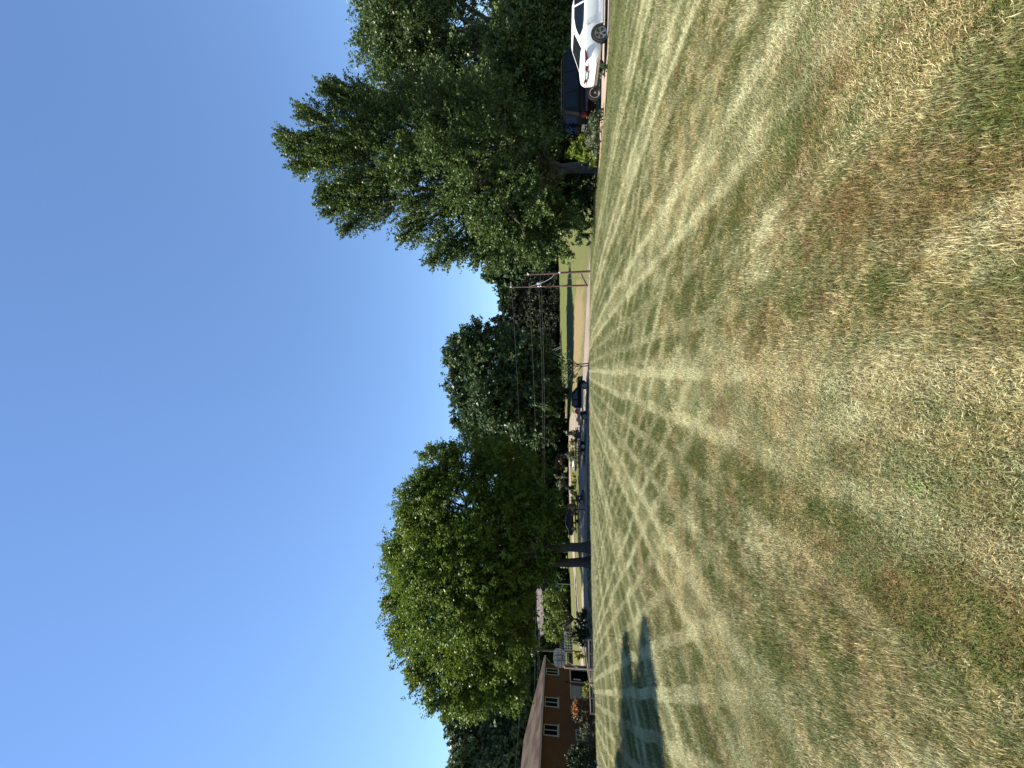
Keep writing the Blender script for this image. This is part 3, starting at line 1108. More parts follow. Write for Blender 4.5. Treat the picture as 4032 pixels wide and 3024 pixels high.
# --- big yellow-green tree on the far lawn edge, two trunks
b2 = on_ground(2320, 2188, 43)
px42 = 42 / F
make_tree('locust_tree', 'huge domed yellow-green tree with twin dark trunks at the lawn edge', 'tree', 46, b2,
          [(1665, 2000, 125, 0), (1620, 2180, 115, 0), (1615, 2370, 105, 0), (1640, 2520, 110, 0), (1720, 2640, 120, 0), (1740, 1860, 100, 1), (1800, 1990, 160, 0), (1760, 2200, 180, -3), (1770, 2420, 180, -3),
           (1860, 2620, 130, 0), (1950, 2080, 160, -2), (1940, 2300, 170, -4), (1960, 2500, 150, -2), (2050, 1960, 110, 0), (2090, 2160, 110, -3), (2030, 2330, 90, -3), (1960, 1880, 120, 2), (1625, 2270, 105, 4), (1700, 2100, 150, 6),
           (1700, 2400, 150, 6), (2080, 2030, 90, -1), (2120, 2240, 70, -2), (1900, 2720, 90, 1), (2010, 2520, 85, 0), (1720, 1815, 65, 1), (1850, 1800, 90, 2), (1960, 1810, 90, 2), (2060, 1870, 85, 2), (2130, 1980, 70, 0), (2150, 2090, 60, -1), (1800, 2710, 100, 0), (1990, 2640, 100, 0), (1680, 2250, 120, -4), (1860, 2400, 140, -5), (1860, 2180, 140, -5)],
          'leaf_locust', 'bark_dark', 0.52, 0.27, 2.1, 26, 1.35,
          plumes=[(1700, 1880, 1605, 2025, 60, 0), (1680, 2050, 1538, 2190, 70, 0), (1680, 2300, 1533, 2375, 70, 0), (1700, 2450, 1555, 2490, 60, 0), (1750, 2560, 1630, 2685, 60, 0), (1800, 2680, 1765, 2800, 50, 0),
                  (1800, 1860, 1790, 1762, 50, 1), (1760, 1900, 1645, 1925, 60, 0), (2000, 2650, 2025, 2790, 50, 0)],
          stems=[Vector((36 * px42, 0, 0)), Vector((-36 * px42, 0.5, 0))], seed=31, depth=0.85, fork=0.40, up=0.9)

# --- oak-like tree in the middle, conifers beside it
make_tree('oak_tree', 'grey-green oak-like tree rising over the pickup truck', 'tree', 84, on_ground(2225, 1540, 84),
          [(1850, 1400, 80, 0), (1850, 1500, 75, 0), (1870, 1600, 75, 0), (1900, 1690, 70, 0), (1940, 1450, 110, -3), (1960, 1580, 110, -4), (1880, 1330, 55, 0), (2040, 1500, 90, -5), (2040, 1630, 90, -3), (1990, 1720, 80, 0),
           (2090, 1400, 70, -4), (2120, 1560, 70, -6), (2130, 1680, 60, -3), (2140, 1460, 55, -5), (2010, 1370, 70, 0)],
          'leaf_oak', 'bark_dark', 0.6, 0.56, 1.1, 22, 2.4, plumes=[(1850, 1420, 1768, 1420, 30, 0), (1850, 1360, 1790, 1350, 30, 0), (1870, 1580, 1802, 1580, 30, 0), (1880, 1660, 1806, 1662, 30, 0)],
          seed=41, depth=0.9, fork=0.4)


def conifer(label, V0, V1, py, D, rpx, seed, mat='leaf_conifer'):
    rg = np.random.default_rng(seed)
    base = on_ground(V0, py, D)
    top = at(V1, py, D)
    H = top.z - base.z
    root = thing('conifer_tree', label, 'tree', base, 0, 'conifers beyond the meadow')
    n = int(420)
    t = rg.uniform(0, 1, n) ** 1.25
    z = H * (0.10 + 0.88 * t)
    rad = rpx * D / F * (1 - t) ** 0.75 * rg.uniform(0.5, 1.15, n)
    th = rg.uniform(0, 2 * math.pi, n)
    d = np.stack([np.cos(th), np.sin(th), np.zeros(n)], 1)
    p = d * (rad * 0.45)[:, None]
    p[:, 2] = z
    ax = d.copy()
    ax[:, 2] = -0.05 + 0.8 * t
    ax /= np.linalg.norm(ax, axis=1, keepdims=True)
    L = rad * 0.85 + 0.35
    leaf_object('crown', [leaf_arrays(p, ax, 28, L, 0.11 + L * 0.10, 0.46, rg, 0.3, 0.15, True)], mat, root)
    MB().tube([(0, 0, -0.4), (0, 0, H * 0.5), (0, 0, H * 0.97)], [0.3, 0.18, 0.03], 8).build('trunk', 'bark_dark', root, smooth=True, angle=60)


for i, (lab, V1, py, D, r) in enumerate([
    ('tallest dark spruce next to the oak-like tree', 1897, 1300, 118, 75), ('dark spruce second in height, right of the tallest one', 1930, 1255, 117, 70),
    ('brownish spruce in the middle of the conifer row', 1970, 1212, 117, 70), ('brownish spruce whose top reaches the upper power line', 1986, 1160, 118, 65),
    ('short spruce at the meadow end of the conifer row', 2035, 1120, 119, 60), ('low spruce in front of the conifer row', 2040, 1240, 115, 75)]):
    conifer(lab, 2205, V1, py, D, r, 50 + i)

# --- trees beyond the meadow and behind the road, each one its own
back = [
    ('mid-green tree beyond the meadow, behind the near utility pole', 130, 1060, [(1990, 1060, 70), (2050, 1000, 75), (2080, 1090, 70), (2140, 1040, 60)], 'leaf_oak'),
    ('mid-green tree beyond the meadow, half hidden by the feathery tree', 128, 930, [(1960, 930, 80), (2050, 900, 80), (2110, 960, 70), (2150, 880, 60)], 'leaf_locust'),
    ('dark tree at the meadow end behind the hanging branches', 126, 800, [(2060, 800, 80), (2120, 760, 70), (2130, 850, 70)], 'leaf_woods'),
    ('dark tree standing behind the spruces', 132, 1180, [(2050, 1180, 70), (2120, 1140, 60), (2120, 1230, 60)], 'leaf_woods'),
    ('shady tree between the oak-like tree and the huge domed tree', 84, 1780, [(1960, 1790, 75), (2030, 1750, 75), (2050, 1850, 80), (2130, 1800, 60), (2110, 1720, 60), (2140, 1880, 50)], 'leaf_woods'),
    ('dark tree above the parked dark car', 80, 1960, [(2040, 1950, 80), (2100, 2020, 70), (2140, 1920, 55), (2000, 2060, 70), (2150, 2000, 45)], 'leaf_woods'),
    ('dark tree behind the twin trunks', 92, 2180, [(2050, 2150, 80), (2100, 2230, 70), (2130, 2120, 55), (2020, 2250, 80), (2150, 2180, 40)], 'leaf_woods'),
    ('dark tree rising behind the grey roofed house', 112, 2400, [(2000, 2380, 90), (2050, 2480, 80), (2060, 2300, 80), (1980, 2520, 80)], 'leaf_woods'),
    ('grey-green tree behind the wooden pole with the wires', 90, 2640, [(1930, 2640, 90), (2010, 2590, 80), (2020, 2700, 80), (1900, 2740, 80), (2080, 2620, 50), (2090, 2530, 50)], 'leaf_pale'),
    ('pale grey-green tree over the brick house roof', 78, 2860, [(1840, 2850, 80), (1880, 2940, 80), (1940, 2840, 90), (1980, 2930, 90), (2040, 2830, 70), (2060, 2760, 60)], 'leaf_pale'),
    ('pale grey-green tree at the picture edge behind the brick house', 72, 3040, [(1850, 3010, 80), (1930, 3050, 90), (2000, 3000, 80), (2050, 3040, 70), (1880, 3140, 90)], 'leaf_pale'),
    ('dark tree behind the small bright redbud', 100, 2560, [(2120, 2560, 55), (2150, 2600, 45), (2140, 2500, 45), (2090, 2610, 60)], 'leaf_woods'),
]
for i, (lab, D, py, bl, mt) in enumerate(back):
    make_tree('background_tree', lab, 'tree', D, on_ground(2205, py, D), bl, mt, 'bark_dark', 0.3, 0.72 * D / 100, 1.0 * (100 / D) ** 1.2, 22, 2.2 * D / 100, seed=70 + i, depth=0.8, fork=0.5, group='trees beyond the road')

# --- evergreens out of view to the left whose shadows lie on the lawn
def shadow_tree(label, x, y, H, r, seed):
    rg = np.random.default_rng(seed)
    base = Vector((x, y, gz(x, y)))
    root = thing('evergreen_tree', label, 'tree', base, 0, 'evergreens beside the lawn')
    n = 900
    t = rg.uniform(0, 1, n) ** 1.1
    th = rg.uniform(0, 2 * math.pi, n)
    rad = r * (1 - t) ** 0.7 * rg.uniform(0.5, 1.1, n)
    d = np.stack([np.cos(th), np.sin(th), np.zeros(n)], 1)
    p = d * (rad * 0.5)[:, None]
    p[:, 2] = 0.4 + (H - 0.6) * t
    ax = d.copy()
    ax[:, 2] = 0.25 + 0.6 * t
    ax /= np.linalg.norm(ax, axis=1, keepdims=True)
    L = rad * 0.75 + 0.25
    leaf_object('crown', [leaf_arrays(p, ax, 30, L, 0.07 + L * 0.10, 0.21, rg, 0.3, 0.1)], 'leaf_yew', root)
    MB().tube([(0, 0, -0.3), (0, 0, H * 0.5), (0, 0, H * 0.96)], [0.16, 0.1, 0.02], 8).build('trunk', 'bark_dark', root, smooth=True, angle=60)


shadow_tree('nearest evergreen off the left edge of the lawn', -11.4, 6.9, 12.8, 2.2, 121)
shadow_tree('second evergreen off the left edge of the lawn', -13.0, 7.9, 12.0, 2.8, 122)
shadow_tree('third evergreen off the left edge of the lawn', -13.6, 9.2, 13.7, 2.6, 123)
shadow_tree('farthest evergreen off the left edge of the lawn', -17.5, 11.0, 12.0, 2.9, 124)


# --- dark undergrowth under the far trees
def undergrowth(label, runs, seed, name='undergrowth', leaf=0.62):
    rg = np.random.default_rng(seed)
    parts = []
    for py0, py1, D, V, r in runs:
        py = py0
        while py < py1:
            c = at(V + rg.uniform(-0.3, 0.3) * r, py, D + rg.uniform(-2, 2))
            rr = r * D / F * rg.uniform(0.8, 1.25)
            p, ax = blob_sprays(c, rr * 1.2, rr * 0.8, rr, 36, rg, 0.4)
            parts.append(leaf_arrays(p, ax, 17, 1.4, 0.4, leaf, rg, tri=True))
            py += r * 0.75
    o = leaf_object(name, parts, 'leaf_woods', None)
    tag(o, label, name.replace('_', ' '), None, 'stuff')


undergrowth('dark far woodland closing the view behind all the nearer trees', [(-200, 3250, 150, 2150, 70), (-200, 3250, 156, 2075, 70), (1150, 1850, 144, 2185, 45), (1350, 1760, 142, 2110, 50)], 400, 'far_woodland', 1.0)
undergrowth('dark undergrowth closing the view beneath the trees beyond the meadow', [(640, 1420, 122, 2178, 34), (640, 1420, 128, 2130, 40)], 401)
undergrowth('dark undergrowth beneath the trees behind the side road', [(1440, 1560, 125, 2190, 26), (1560, 1700, 108, 2196, 26), (1400, 1780, 106, 2120, 50), (1400, 1780, 112, 2060, 50), (1690, 1960, 84, 2200, 30), (1700, 2000, 88, 2150, 45), (1960, 2130, 78, 2212, 26), (2000, 2300, 90, 2170, 45)], 402)
undergrowth('dark thicket behind the black wagon and the sedan', [(-150, 560, 37, 2215, 48), (-150, 560, 39, 2140, 50)], 404, 'thicket', 0.30)
undergrowth('dark undergrowth and hedges around the grey roofed house', [(2240, 2640, 108, 2160, 45), (2300, 2430, 80, 2218, 22), (2560, 3060, 84, 2150, 50), (2560, 3060, 80, 2100, 45)], 403)

# --- shrubs
def shrub(label, V, py, D, blobs, mat, leaf, dens=5.0, seed=1, n_per=20, spray=0.35, name='shrub', cat='shrub', flowers=None):
    root = make_tree(name, label, cat, D, on_ground(V, py, D), blobs, mat, 'bark_dark', 0.03, leaf * 1.3, dens * 2.2, n_per, spray, seed=seed, depth=0.9, fork=0.2, crown_name='foliage')
    if flowers:
        rg = np.random.default_rng(seed + 500)
        parts = []
        inv = root.location
        for V2, py2, r in flowers:
            c = at(V2, py2, D - 0.5) - inv
            rr = r * D / F
            p, ax = blob_sprays(c, rr, rr, rr, 9, rg, 0.3)
            parts.append(leaf_arrays(p, ax, 6, 0.15, 0.06, 0.10, rg))
        tag(leaf_object('flowers', parts, 'petal_orange', root), kind='stuff')
    return root


shrub('lime green sapling growing beside the grey trunk', 2345, 590, 20.5, [(2250, 585, 16), (2275, 590, 22), (2300, 590, 30), (2285, 615, 22), (2325, 610, 28), (2310, 560, 22), (2335, 575, 26)], 'leaf_lime', 0.085, 9, 201)
shrub('grey-green weedy bush at the tip of the mulch bed', 2355, 560, 18.8, [(2340, 560, 18), (2350, 585, 14), (2330, 530, 16), (2345, 515, 12), (2325, 545, 14)], 'leaf_sage', 0.06, 12, 202)
shrub('weedy plant hiding the wheel of the black wagon', 2370, 470, 17.4, [(2350, 475, 14), (2335, 490, 12), (2362, 455, 8), (2320, 500, 14)], 'leaf_oak', 0.06, 12, 203)
shrub('small grass-like tuft under the white sedan bumper', 2395, 265, 15.35, [(2384, 255, 9), (2388, 270, 9), (2380, 280, 7)], 'leaf_oak', 0.05, 18, 204, spray=0.2)
shrub('dark undergrowth at the foot of the grey trunk', 2348, 700, 25, [(2310, 700, 30), (2325, 740, 28), (2320, 660, 24), (2300, 760, 30)], 'leaf_woods', 0.10, 6, 205)
shrub('dark undergrowth right of the meadow strip', 2345, 830, 27, [(2300, 830, 34), (2320, 870, 24), (2290, 880, 30), (2280, 800, 34), (2315, 790, 26)], 'leaf_woods', 0.11, 5, 206)
shrub('small leafy bush at the meadow corner, left of the undergrowth', 2342, 920, 28, [(2300, 915, 26), (2318, 945, 18), (2285, 935, 20), (2320, 900, 16)], 'leaf_oak', 0.09, 6, 207)
# strip between the two roads
shrub('round green bush behind the trailer gate', 2285, 1705, 60, [(2258, 1700, 14), (2265, 1715, 13), (2262, 1730, 12), (2275, 1695, 10), (2275, 1730, 9)], 'leaf_oak', 0.16, 3.0, 211, spray=0.5)
shrub('pale yellowish bush behind the trimmer rack', 2275, 1752, 62, [(2252, 1750, 12), (2258, 1762, 11), (2265, 1745, 9)], 'leaf_yellow', 0.15, 2.5, 212, spray=0.5)
shrub('sage grey bush between trailer and side road', 2275, 1790, 62, [(2250, 1785, 12), (2255, 1800, 12), (2265, 1795, 10)], 'leaf_sage', 0.15, 3.0, 213, spray=0.5)
shrub('grey-green bush spilling onto the side road', 2270, 1815, 66, [(2245, 1810, 9), (2242, 1790, 8), (2250, 1825, 9)], 'leaf_pale', 0.15, 3.0, 214, spray=0.5)
shrub('yellow-green plant in the strip beside the boulders', 2280, 1880, 60, [(2260, 1880, 8), (2266, 1890, 8), (2262, 1872, 6)], 'leaf_yellow', 0.13, 3.5, 215, spray=0.4)
shrub('low green plant left of the yellow one', 2282, 1905, 59, [(2264, 1905, 9), (2270, 1895, 8), (2272, 1915, 8)], 'leaf_locust', 0.13, 3.5, 216, spray=0.4)
shrub('dark upright yew standing in front of the side road', 2275, 1925, 60, [(2247, 1922, 10), (2257, 1926, 12), (2268, 1930, 12)], 'leaf_yew', 0.13, 5, 217, spray=0.4)
shrub('dark green bush beside the upright yew', 2280, 1950, 58, [(2262, 1945, 10), (2268, 1955, 11), (2258, 1958, 9)], 'leaf_oak', 0.13, 4, 218, spray=0.4)
shrub('olive brown bush in front of the parked dark car', 2282, 1995, 57, [(2255, 1985, 12), (2262, 2000, 13), (2268, 1980, 11), (2256, 2010, 10)], 'leaf_brown', 0.14, 4, 219, spray=0.45)
shrub('dark low bush right of the mailbox', 2285, 2030, 56, [(2272, 2030, 8), (2276, 2045, 8), (2270, 2060, 7)], 'leaf_yew', 0.13, 4, 220, spray=0.4)
shrub('leafy sapling bush under the oak-like tree by the junction', 2215, 1640, 88, [(2180, 1640, 20), (2190, 1620, 16), (2170, 1660, 18), (2200, 1655, 12)], 'leaf_oak', 0.22, 1.6, 221, spray=0.7)
shrub('brownish thicket at the bend of the side road', 2230, 1810, 78, [(2205, 1805, 16), (2215, 1820, 14), (2200, 1830, 16), (2220, 1795, 12)], 'leaf_brown', 0.2, 2.0, 222, spray=0.6)
shrub('dusty green thicket above the side road', 2235, 1900, 76, [(2205, 1900, 18), (2215, 1915, 14), (2200, 1885, 16), (2220, 1880, 10)], 'leaf_sage', 0.2, 1.8, 223, spray=0.6)
# left, near the brick house
shrub('dark tall yew left of the pale road end', 2320, 2430, 47, [(2295, 2425, 20), (2305, 2440, 22), (2285, 2450, 18), (2310, 2415, 16)], 'leaf_yew', 0.10, 5, 231)
shrub('dark spreading yew next to the house drive', 2322, 2500, 46, [(2275, 2505, 26), (2290, 2490, 28), (2300, 2520, 26), (2305, 2480, 22), (2268, 2485, 16)], 'leaf_yew', 0.10, 5, 232)
shrub('yellow-green bush behind the basketball backboard', 2300, 2582, 50, [(2272, 2580, 11), (2280, 2590, 12), (2288, 2578, 12)], 'leaf_yellow', 0.11, 5, 233)
shrub('low yellow-green ground plant beside the garage', 2322, 2710, 44, [(2308, 2700, 9), (2310, 2715, 9), (2306, 2730, 9), (2312, 2745, 8)], 'leaf_yellow', 0.09, 7, 234)
shrub('brown twiggy bush with orange blossom before the garage', 2330, 2795, 42, [(2285, 2790, 28), (2300, 2800, 30), (2275, 2810, 22), (2310, 2775, 24), (2310, 2820, 24), (2275, 2775, 18)], 'leaf_brown', 0.10, 5, 235, flowers=[(2266, 2770, 7), (2266, 2790, 8), (2263, 2805, 6)])
shrub('rounded grey-green bush below the lower house window', 2340, 2885, 40, [(2310, 2875, 20), (2320, 2890, 22), (2330, 2870, 20), (2335, 2900, 18), (2305, 2895, 16)], 'leaf_sage', 0.08, 8, 236)
shrub('large dark bush at the near corner of the brick house', 2355, 2985, 36, [(2270, 2985, 34), (2295, 2975, 36), (2310, 3010, 40), (2330, 2980, 32), (2260, 3010, 26), (2320, 2950, 24)], 'leaf_yew', 0.09, 7, 237)

# --- small bright tree across the road at the left, and the young tree by the truck
make_tree('redbud_tree', 'small bright green tree with a forked black trunk across the road', 'tree', 62, on_ground(2252, 2437, 62),
          [(2160, 2350, 32), (2150, 2400, 30), (2165, 2450, 36), (2155, 2500, 32), (2190, 2340, 26), (2195, 2390, 30), (2200, 2430, 30), (2195, 2480, 32), (2180, 2520, 28), (2215, 2330, 18), (2215, 2500, 22), (2225, 2400, 20)],
          'leaf_redbud', 'bark_dark', 0.16, 0.26, 1.5, 20, 0.9, seed=301, depth=0.9, fork=0.22)
make_tree('young_tree', 'thin young tree with twin stems on the verge before the truck', 'tree', 46, on_ground(2322, 1435, 45.5),
          [(2230, 1405, 16), (2240, 1440, 20), (2225, 1460, 18), (2255, 1425, 18), (2240, 1490, 20), (2258, 1470, 16), (2218, 1420, 12), (2262, 1495, 14)],
          'leaf_oak', 'bark_dark', 0.075, 0.17, 3.6, 14, 0.55, stems=[Vector((0.12, 0, 0)), Vector((-0.12, 0.1, 0))], seed=302, depth=0.9, fork=0.55, shell=0.2)


# ------------------------------------------------------------------ buildings
def window_unit(parent, origin, ux, uz, nrm, w, h, sash=0.5, vertical=True, frame='trim_grey', sill=True):
    """window with frame, glass, centre bar and sill; origin = lower corner, ux along the wall"""
    ux, uz, nrm = Vector(ux), Vector(uz), Vector(nrm)
    o = Vector(origin)

    def bar(mb, a0, a1, b0, b1, d0, d1):
        pts = [o + ux * a + uz * b + nrm * d for a in (a0, a1) for b in (b0, b1) for d in (d0, d1)]
        mb.add(pts, [(0, 1, 3, 2), (4, 6, 7, 5), (0, 4, 5, 1), (2, 3, 7, 6), (0, 2, 6, 4), (1, 5, 7, 3)])
    fw = 0.10
    mb = MB()
    bar(mb, 0, fw, 0, h, -0.02, 0.06)
    bar(mb, w - fw, w, 0, h, -0.02, 0.06)
    bar(mb, fw, w - fw, h - fw, h, -0.02, 0.06)
    bar(mb, fw, w - fw, 0, fw, -0.02, 0.06)
    f = mb.build('window', frame, parent)
    mb = MB()
    bar(mb, fw, w - fw, fw, h - fw, 0.004, 0.012)
    mb.build('pane', 'window_glass', f)
    mb = MB()
    if vertical:
        bar(mb, w * sash - 0.045, w * sash + 0.045, fw, h - fw, 0.0135, 0.05)
    else:
        bar(mb, fw, w - fw, h * sash - 0.045, h * sash + 0.045, 0.0135, 0.05)
    mb.build('sash_bar', frame, f)
    if sill:
        mb = MB()
        bar(mb, -0.08, w + 0.08, -0.12, -0.002, -0.02, 0.13)
        mb.build('sill', 'trim_cream', f)
    return f


# brick house at the left: its long wall runs away from us and faces right
HX, HY0, HY1 = -38.6, 35.0, 54.0
hz = at(2313, 2640, 52).z             # level of the garage forecourt
eave = 1.6 + 2.0
house = thing('brick_house', 'two-storey brown brick house with brown hip roof and open garage', 'house', (HX, HY1, hz))
e = eave - hz
LH = HY1 - HY0
STEP = 3.1                            # the near bay stands back a little
mb = MB()
mb.box(-11.5, 0, -LH + STEP, 0, -0.6, e)
mb.box(-11.5, -0.9, -LH - 8, -LH + STEP, -0.6, e - 0.004)
mb.build('wall', 'brick', house)
# hip roof
rh, ov = 2.35, 0.55
xm, x0, x1 = -5.75, -11.5 - ov, ov
y0, y1 = -LH - 8 - ov, ov
rv = [(x0, y0, e), (x1, y0, e), (x1, y1, e), (x0, y1, e), (xm, y0 + 6.3, e + rh), (xm, y1 - 6.3, e + rh),
      (x0, y0, e - 0.06), (x1, y0, e - 0.06), (x1, y1, e - 0.06), (x0, y1, e - 0.06)]
rf = [(1, 2, 5, 4), (0, 4, 5, 3), (0, 1, 4), (2, 3, 5), (0, 6, 7, 1), (1, 7, 8, 2), (2, 8, 9, 3), (3, 9, 6, 0)]
roof = mesh_obj('roof', rv, rf, 'shingle_brown', house)
# lower cross gable over the near bay
gy = -LH - 2.2
mesh_obj('cross_gable', [(x1 + 0.02, gy + 4.2, e + 0.03), (x1 + 0.02, gy - 4.2, e + 0.03), (x1 + 0.02, gy, e + 1.75), (xm + 1.0, gy, e + 1.78), (xm + 1.0, gy + 0.3, e + 1.7), (xm + 1.0, gy - 0.3, e + 1.7)],
         [(0, 2, 3, 4), (1, 5, 3, 2), (0, 1, 2)], 'shingle_brown', roof)
mb = MB()
mb.box(x1 - 0.02, x1 + 0.10, y0, y1, e - 0.20, e - 0.015)
mb.box(x0, x1 - 0.03, y1 - 0.02, y1 + 0.10, e - 0.20, e - 0.015)
mb.build('gutter', 'trim_white', house)
mb = MB()
mb.box(0.004, x1 - 0.03, y0 + 0.2, y1 - 0.05, e - 0.19, e - 0.07)
mb.build('soffit', 'trim_cream', house)
mb = MB()
mb.tube([(x1 - 0.05, y1 - 0.15, e - 0.2), (0.25, -0.25, e - 0.75), (0.1, -0.05 - 0.3, e - 1.1), (0.1, -0.35, 0.1)], 0.055, 8)
mb.build('downspout', 'trim_cream', house)
mb = MB()
mb.tube([(x1 - 0.05, -LH + STEP - 1.2, e - 0.2), (-0.3, -LH + STEP - 0.75, e - 0.95), (-0.75, -LH + STEP - 0.35, e - 1.15), (-0.78, -LH + STEP - 0.35, 0.1)], 0.07, 8)
mb.build('downspout', 'trim_grey', house)
up_z = 1.6 + 0.06 - hz
UX, UZ, NX = (0, 1, 0), (0, 0, 1), (1, 0, 0)


def wall_y(py):
    """distance along the long wall of the picture column py"""
    t = (1512 - py) / F / 1.0072
    return HX / t - HY1


for pa, pb in ((2661, 2636), (2788, 2750), (2902, 2857)):
    ya, yb = wall_y(pa), wall_y(pb)
    window_unit(house, (0.0, ya, up_z), UX, UZ, NX, yb - ya, e - up_z - 0.32)
ya, yb = wall_y(2908), wall_y(2866)
window_unit(house, (0.0, ya, 0.45), UX, UZ, NX, yb - ya, 1.45)
# garage: open doorway is a black panel painted for its unlit inside, other door shut
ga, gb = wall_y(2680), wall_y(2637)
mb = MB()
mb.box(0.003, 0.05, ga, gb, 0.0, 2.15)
mb.build('dark_garage_panel', 'unlit_interior', house)
mb = MB()
mb.box(0.004, 0.12, ga - 0.15, gb + 0.12, 2.152, 2.33)
mb.box(0.006, 0.11, gb + 0.002, gb + 0.12, 0, 2.15)
mb.box(0.006, 0.11, ga - 0.14, ga - 0.002, 0, 2.15)
mb.build('door_frame', 'trim_cream', house)
mb = MB()
mb.box(0.06, 0.10, ga + 0.25, ga + 0.45, 0.9, 1.85)
mb.build('notice_board', 'trim_white', house)
gc, gd = wall_y(2745), wall_y(2696)
gdoor = MB()
for k in range(4):
    gdoor.box(0.004, 0.05, gc, gd, 0.53 * k, 0.53 * k + 0.50)
gdoor.build('garage_door', 'garage_door', house)
mb = MB()
mb.box(0.004, 0.12, gc - 0.15, gd + 0.12, 2.152, 2.33)
mb.build('door_frame', 'trim_cream', house)
mb = MB()
yl = wall_y(2683)
mb.box(0.01, 0.16, yl - 0.10, yl + 0.10, 2.55, 2.62)
mb.lathe([(0.05, 0.0), (0.13, 0.0), (0.10, 0.28), (0.02, 0.34)], (0.17, yl, 2.62), 'z', 10)
mb.build('wall_lamp', 'plastic_black', house)

# grey roofed house behind the huge tree
g0 = on_ground(2235, 2400, 88)
gh = thing('grey_roofed_house', 'dark low house with grey gable roof behind the small bright tree', 'house', g0, R(-14))
rz = at(2116, 2472, 88).z - g0.z
ez = at(2140, 2472, 88).z - g0.z
mb = MB()
mb.box(-7.5, 7.5, -4, 4, -0.5, ez)
mb.add([(-7.5, -4, ez), (-7.5, 4, ez), (-7.5, 0, rz - 0.1)], [(0, 1, 2)])
mb.add([(7.5, -4, ez), (7.5, 4, ez), (7.5, 0, rz - 0.1)], [(0, 1, 2)])
mb.build('wall', 'dark_siding', gh)
for s_ in (-1, 1):
    mb = MB()
    mb.poly([(-8.1, 0, rz), (8.1, 0, rz), (8.1, s_ * 4.7, ez - 0.25), (-8.1, s_ * 4.7, ez - 0.25)], (0, 0, 0.12))
    mb.build('roof', 'shingle_grey', gh)
mb = MB()
mb.poly([(-8.12, 0, rz + 0.10), (-8.12, -4.7, ez - 0.15), (-8.12, -4.7, ez - 0.4), (-8.12, 0, rz - 0.15)], (-0.08, 0, 0))
mb.build('rake_board', 'trim_white', gh)
for xa in (-6.2, -3.2, 0.4, 3.6):
    window_unit(gh, (xa, -4.0, 0.9), (1, 0, 0), (0, 0, 1), (0, -1, 0), 1.3, 1.1, frame='trim_white')

# white shed and far white car glimpsed under the trees at the meadow top
sp = on_ground(2203, 1195, 116)
shed = thing('garden_shed', 'small white shed glimpsed under the spruces at the meadow top', 'shed', sp)
MB().box(-2.0, 2.0, 0, 3, -0.3, 1.5).build('wall', 'paint_white', shed)
mb = MB()
mb.poly([(-2.2, -0.25, 1.45), (2.2, -0.25, 1.45), (2.2, 1.5, 2.5), (-2.2, 1.5, 2.5)], (0, 0, 0.08))
mb.poly([(-2.2, 3.25, 1.45), (2.2, 3.25, 1.45), (2.2, 1.5, 2.502), (-2.2, 1.5, 2.502)], (0, 0, 0.08))
mb.build('roof', 'shingle_grey', shed)
MB().box(-0.1, 0.9, -0.04, -0.003, 0, 1.3).build('door', 'plastic_grey', shed)

# ------------------------------------------------------------------ utility poles and wires
def pole(label, V, py, D, topV, toppy, r0, mat, arms=(), name='utility_pole'):
    b = on_ground(V, py, D)
    tp = at(topV, toppy, D)
    root = thing(name, label, 'utility pole', b)
    d = tp - b
    MB().tube([(0, 0, -0.5), d * 0.5, d], [r0, r0 * 0.85, r0 * 0.7], 12).build('shaft', mat, root, smooth=True, angle=50)
    for f_ in arms:
        q = d * f_
        mb = MB()
        mb.lathe([(0.05, 0), (0.11, 0.02), (0.07, 0.08), (0.11, 0.14), (0.06, 0.2)], (q.x, q.y - r0 - 0.05, q.z), 'z', 10)
        mb.build('insulator', 'insulator', root, smooth=True, angle=40)
    return root, b, d


pA, bA, dA = pole('nearer brown utility pole at the lawn edge, bare topped', 2337, 1068, 50, 2062, 1082, 0.155, 'pole_wood', (0.92, 0.46))
mb = MB()
mb.tube([dA * 0.93 + Vector((0, -0.25, 0)), dA * 0.93 + Vector((0.1, -0.45, 0.1))], 0.05, 6)
mb.build('bracket', 'insulator', pA)
pB, bB, dB = pole('taller brown utility pole carrying four wires beyond the road', 2308, 1124, 55, 2010, 1131, 0.145, 'pole_wood', (0.985, 0.63, 0.60))
mb = MB()
mb.tube([dB * 0.985 + Vector((-0.05, 0, 0.1)), dB * 0.985 + Vector((0.75, 0, 0.1))], 0.03, 6)
mb.build('crossarm', 'insulator', pB)
mb = MB()
mb.lathe([(0.16, 0), (0.19, 0.05), (0.19, 0.55), (0.14, 0.62)], (dB.x * 0.62 + 0.42, dB.y * 0.62, dB.z * 0.60), 'z', 12)
mb.build('transformer', 'insulator', pB, smooth=True, angle=40)
mb = MB()
mb.box(dB.x * 0.3 - 0.14, dB.x * 0.3 + 0.14, -0.24, -0.20, dB.z * 0.33, dB.z * 0.33 + 0.3)
mb.build('number_plate', 'trim_cream', pB)
pC, bC, dC = pole('weathered grey-brown utility pole behind the basketball backboard', 2275, 2566, 62, 2040, 2556, 0.16, 'pole_wood_grey', (0.92, 0.70, 0.66))
mb = MB()
mb.tube([dC * 0.86 + Vector((-0.5, 0, 0.1)), dC * 0.86 + Vector((0.9, 0, 0.25))], 0.04, 6)
mb.build('crossarm', 'insulator', pC)
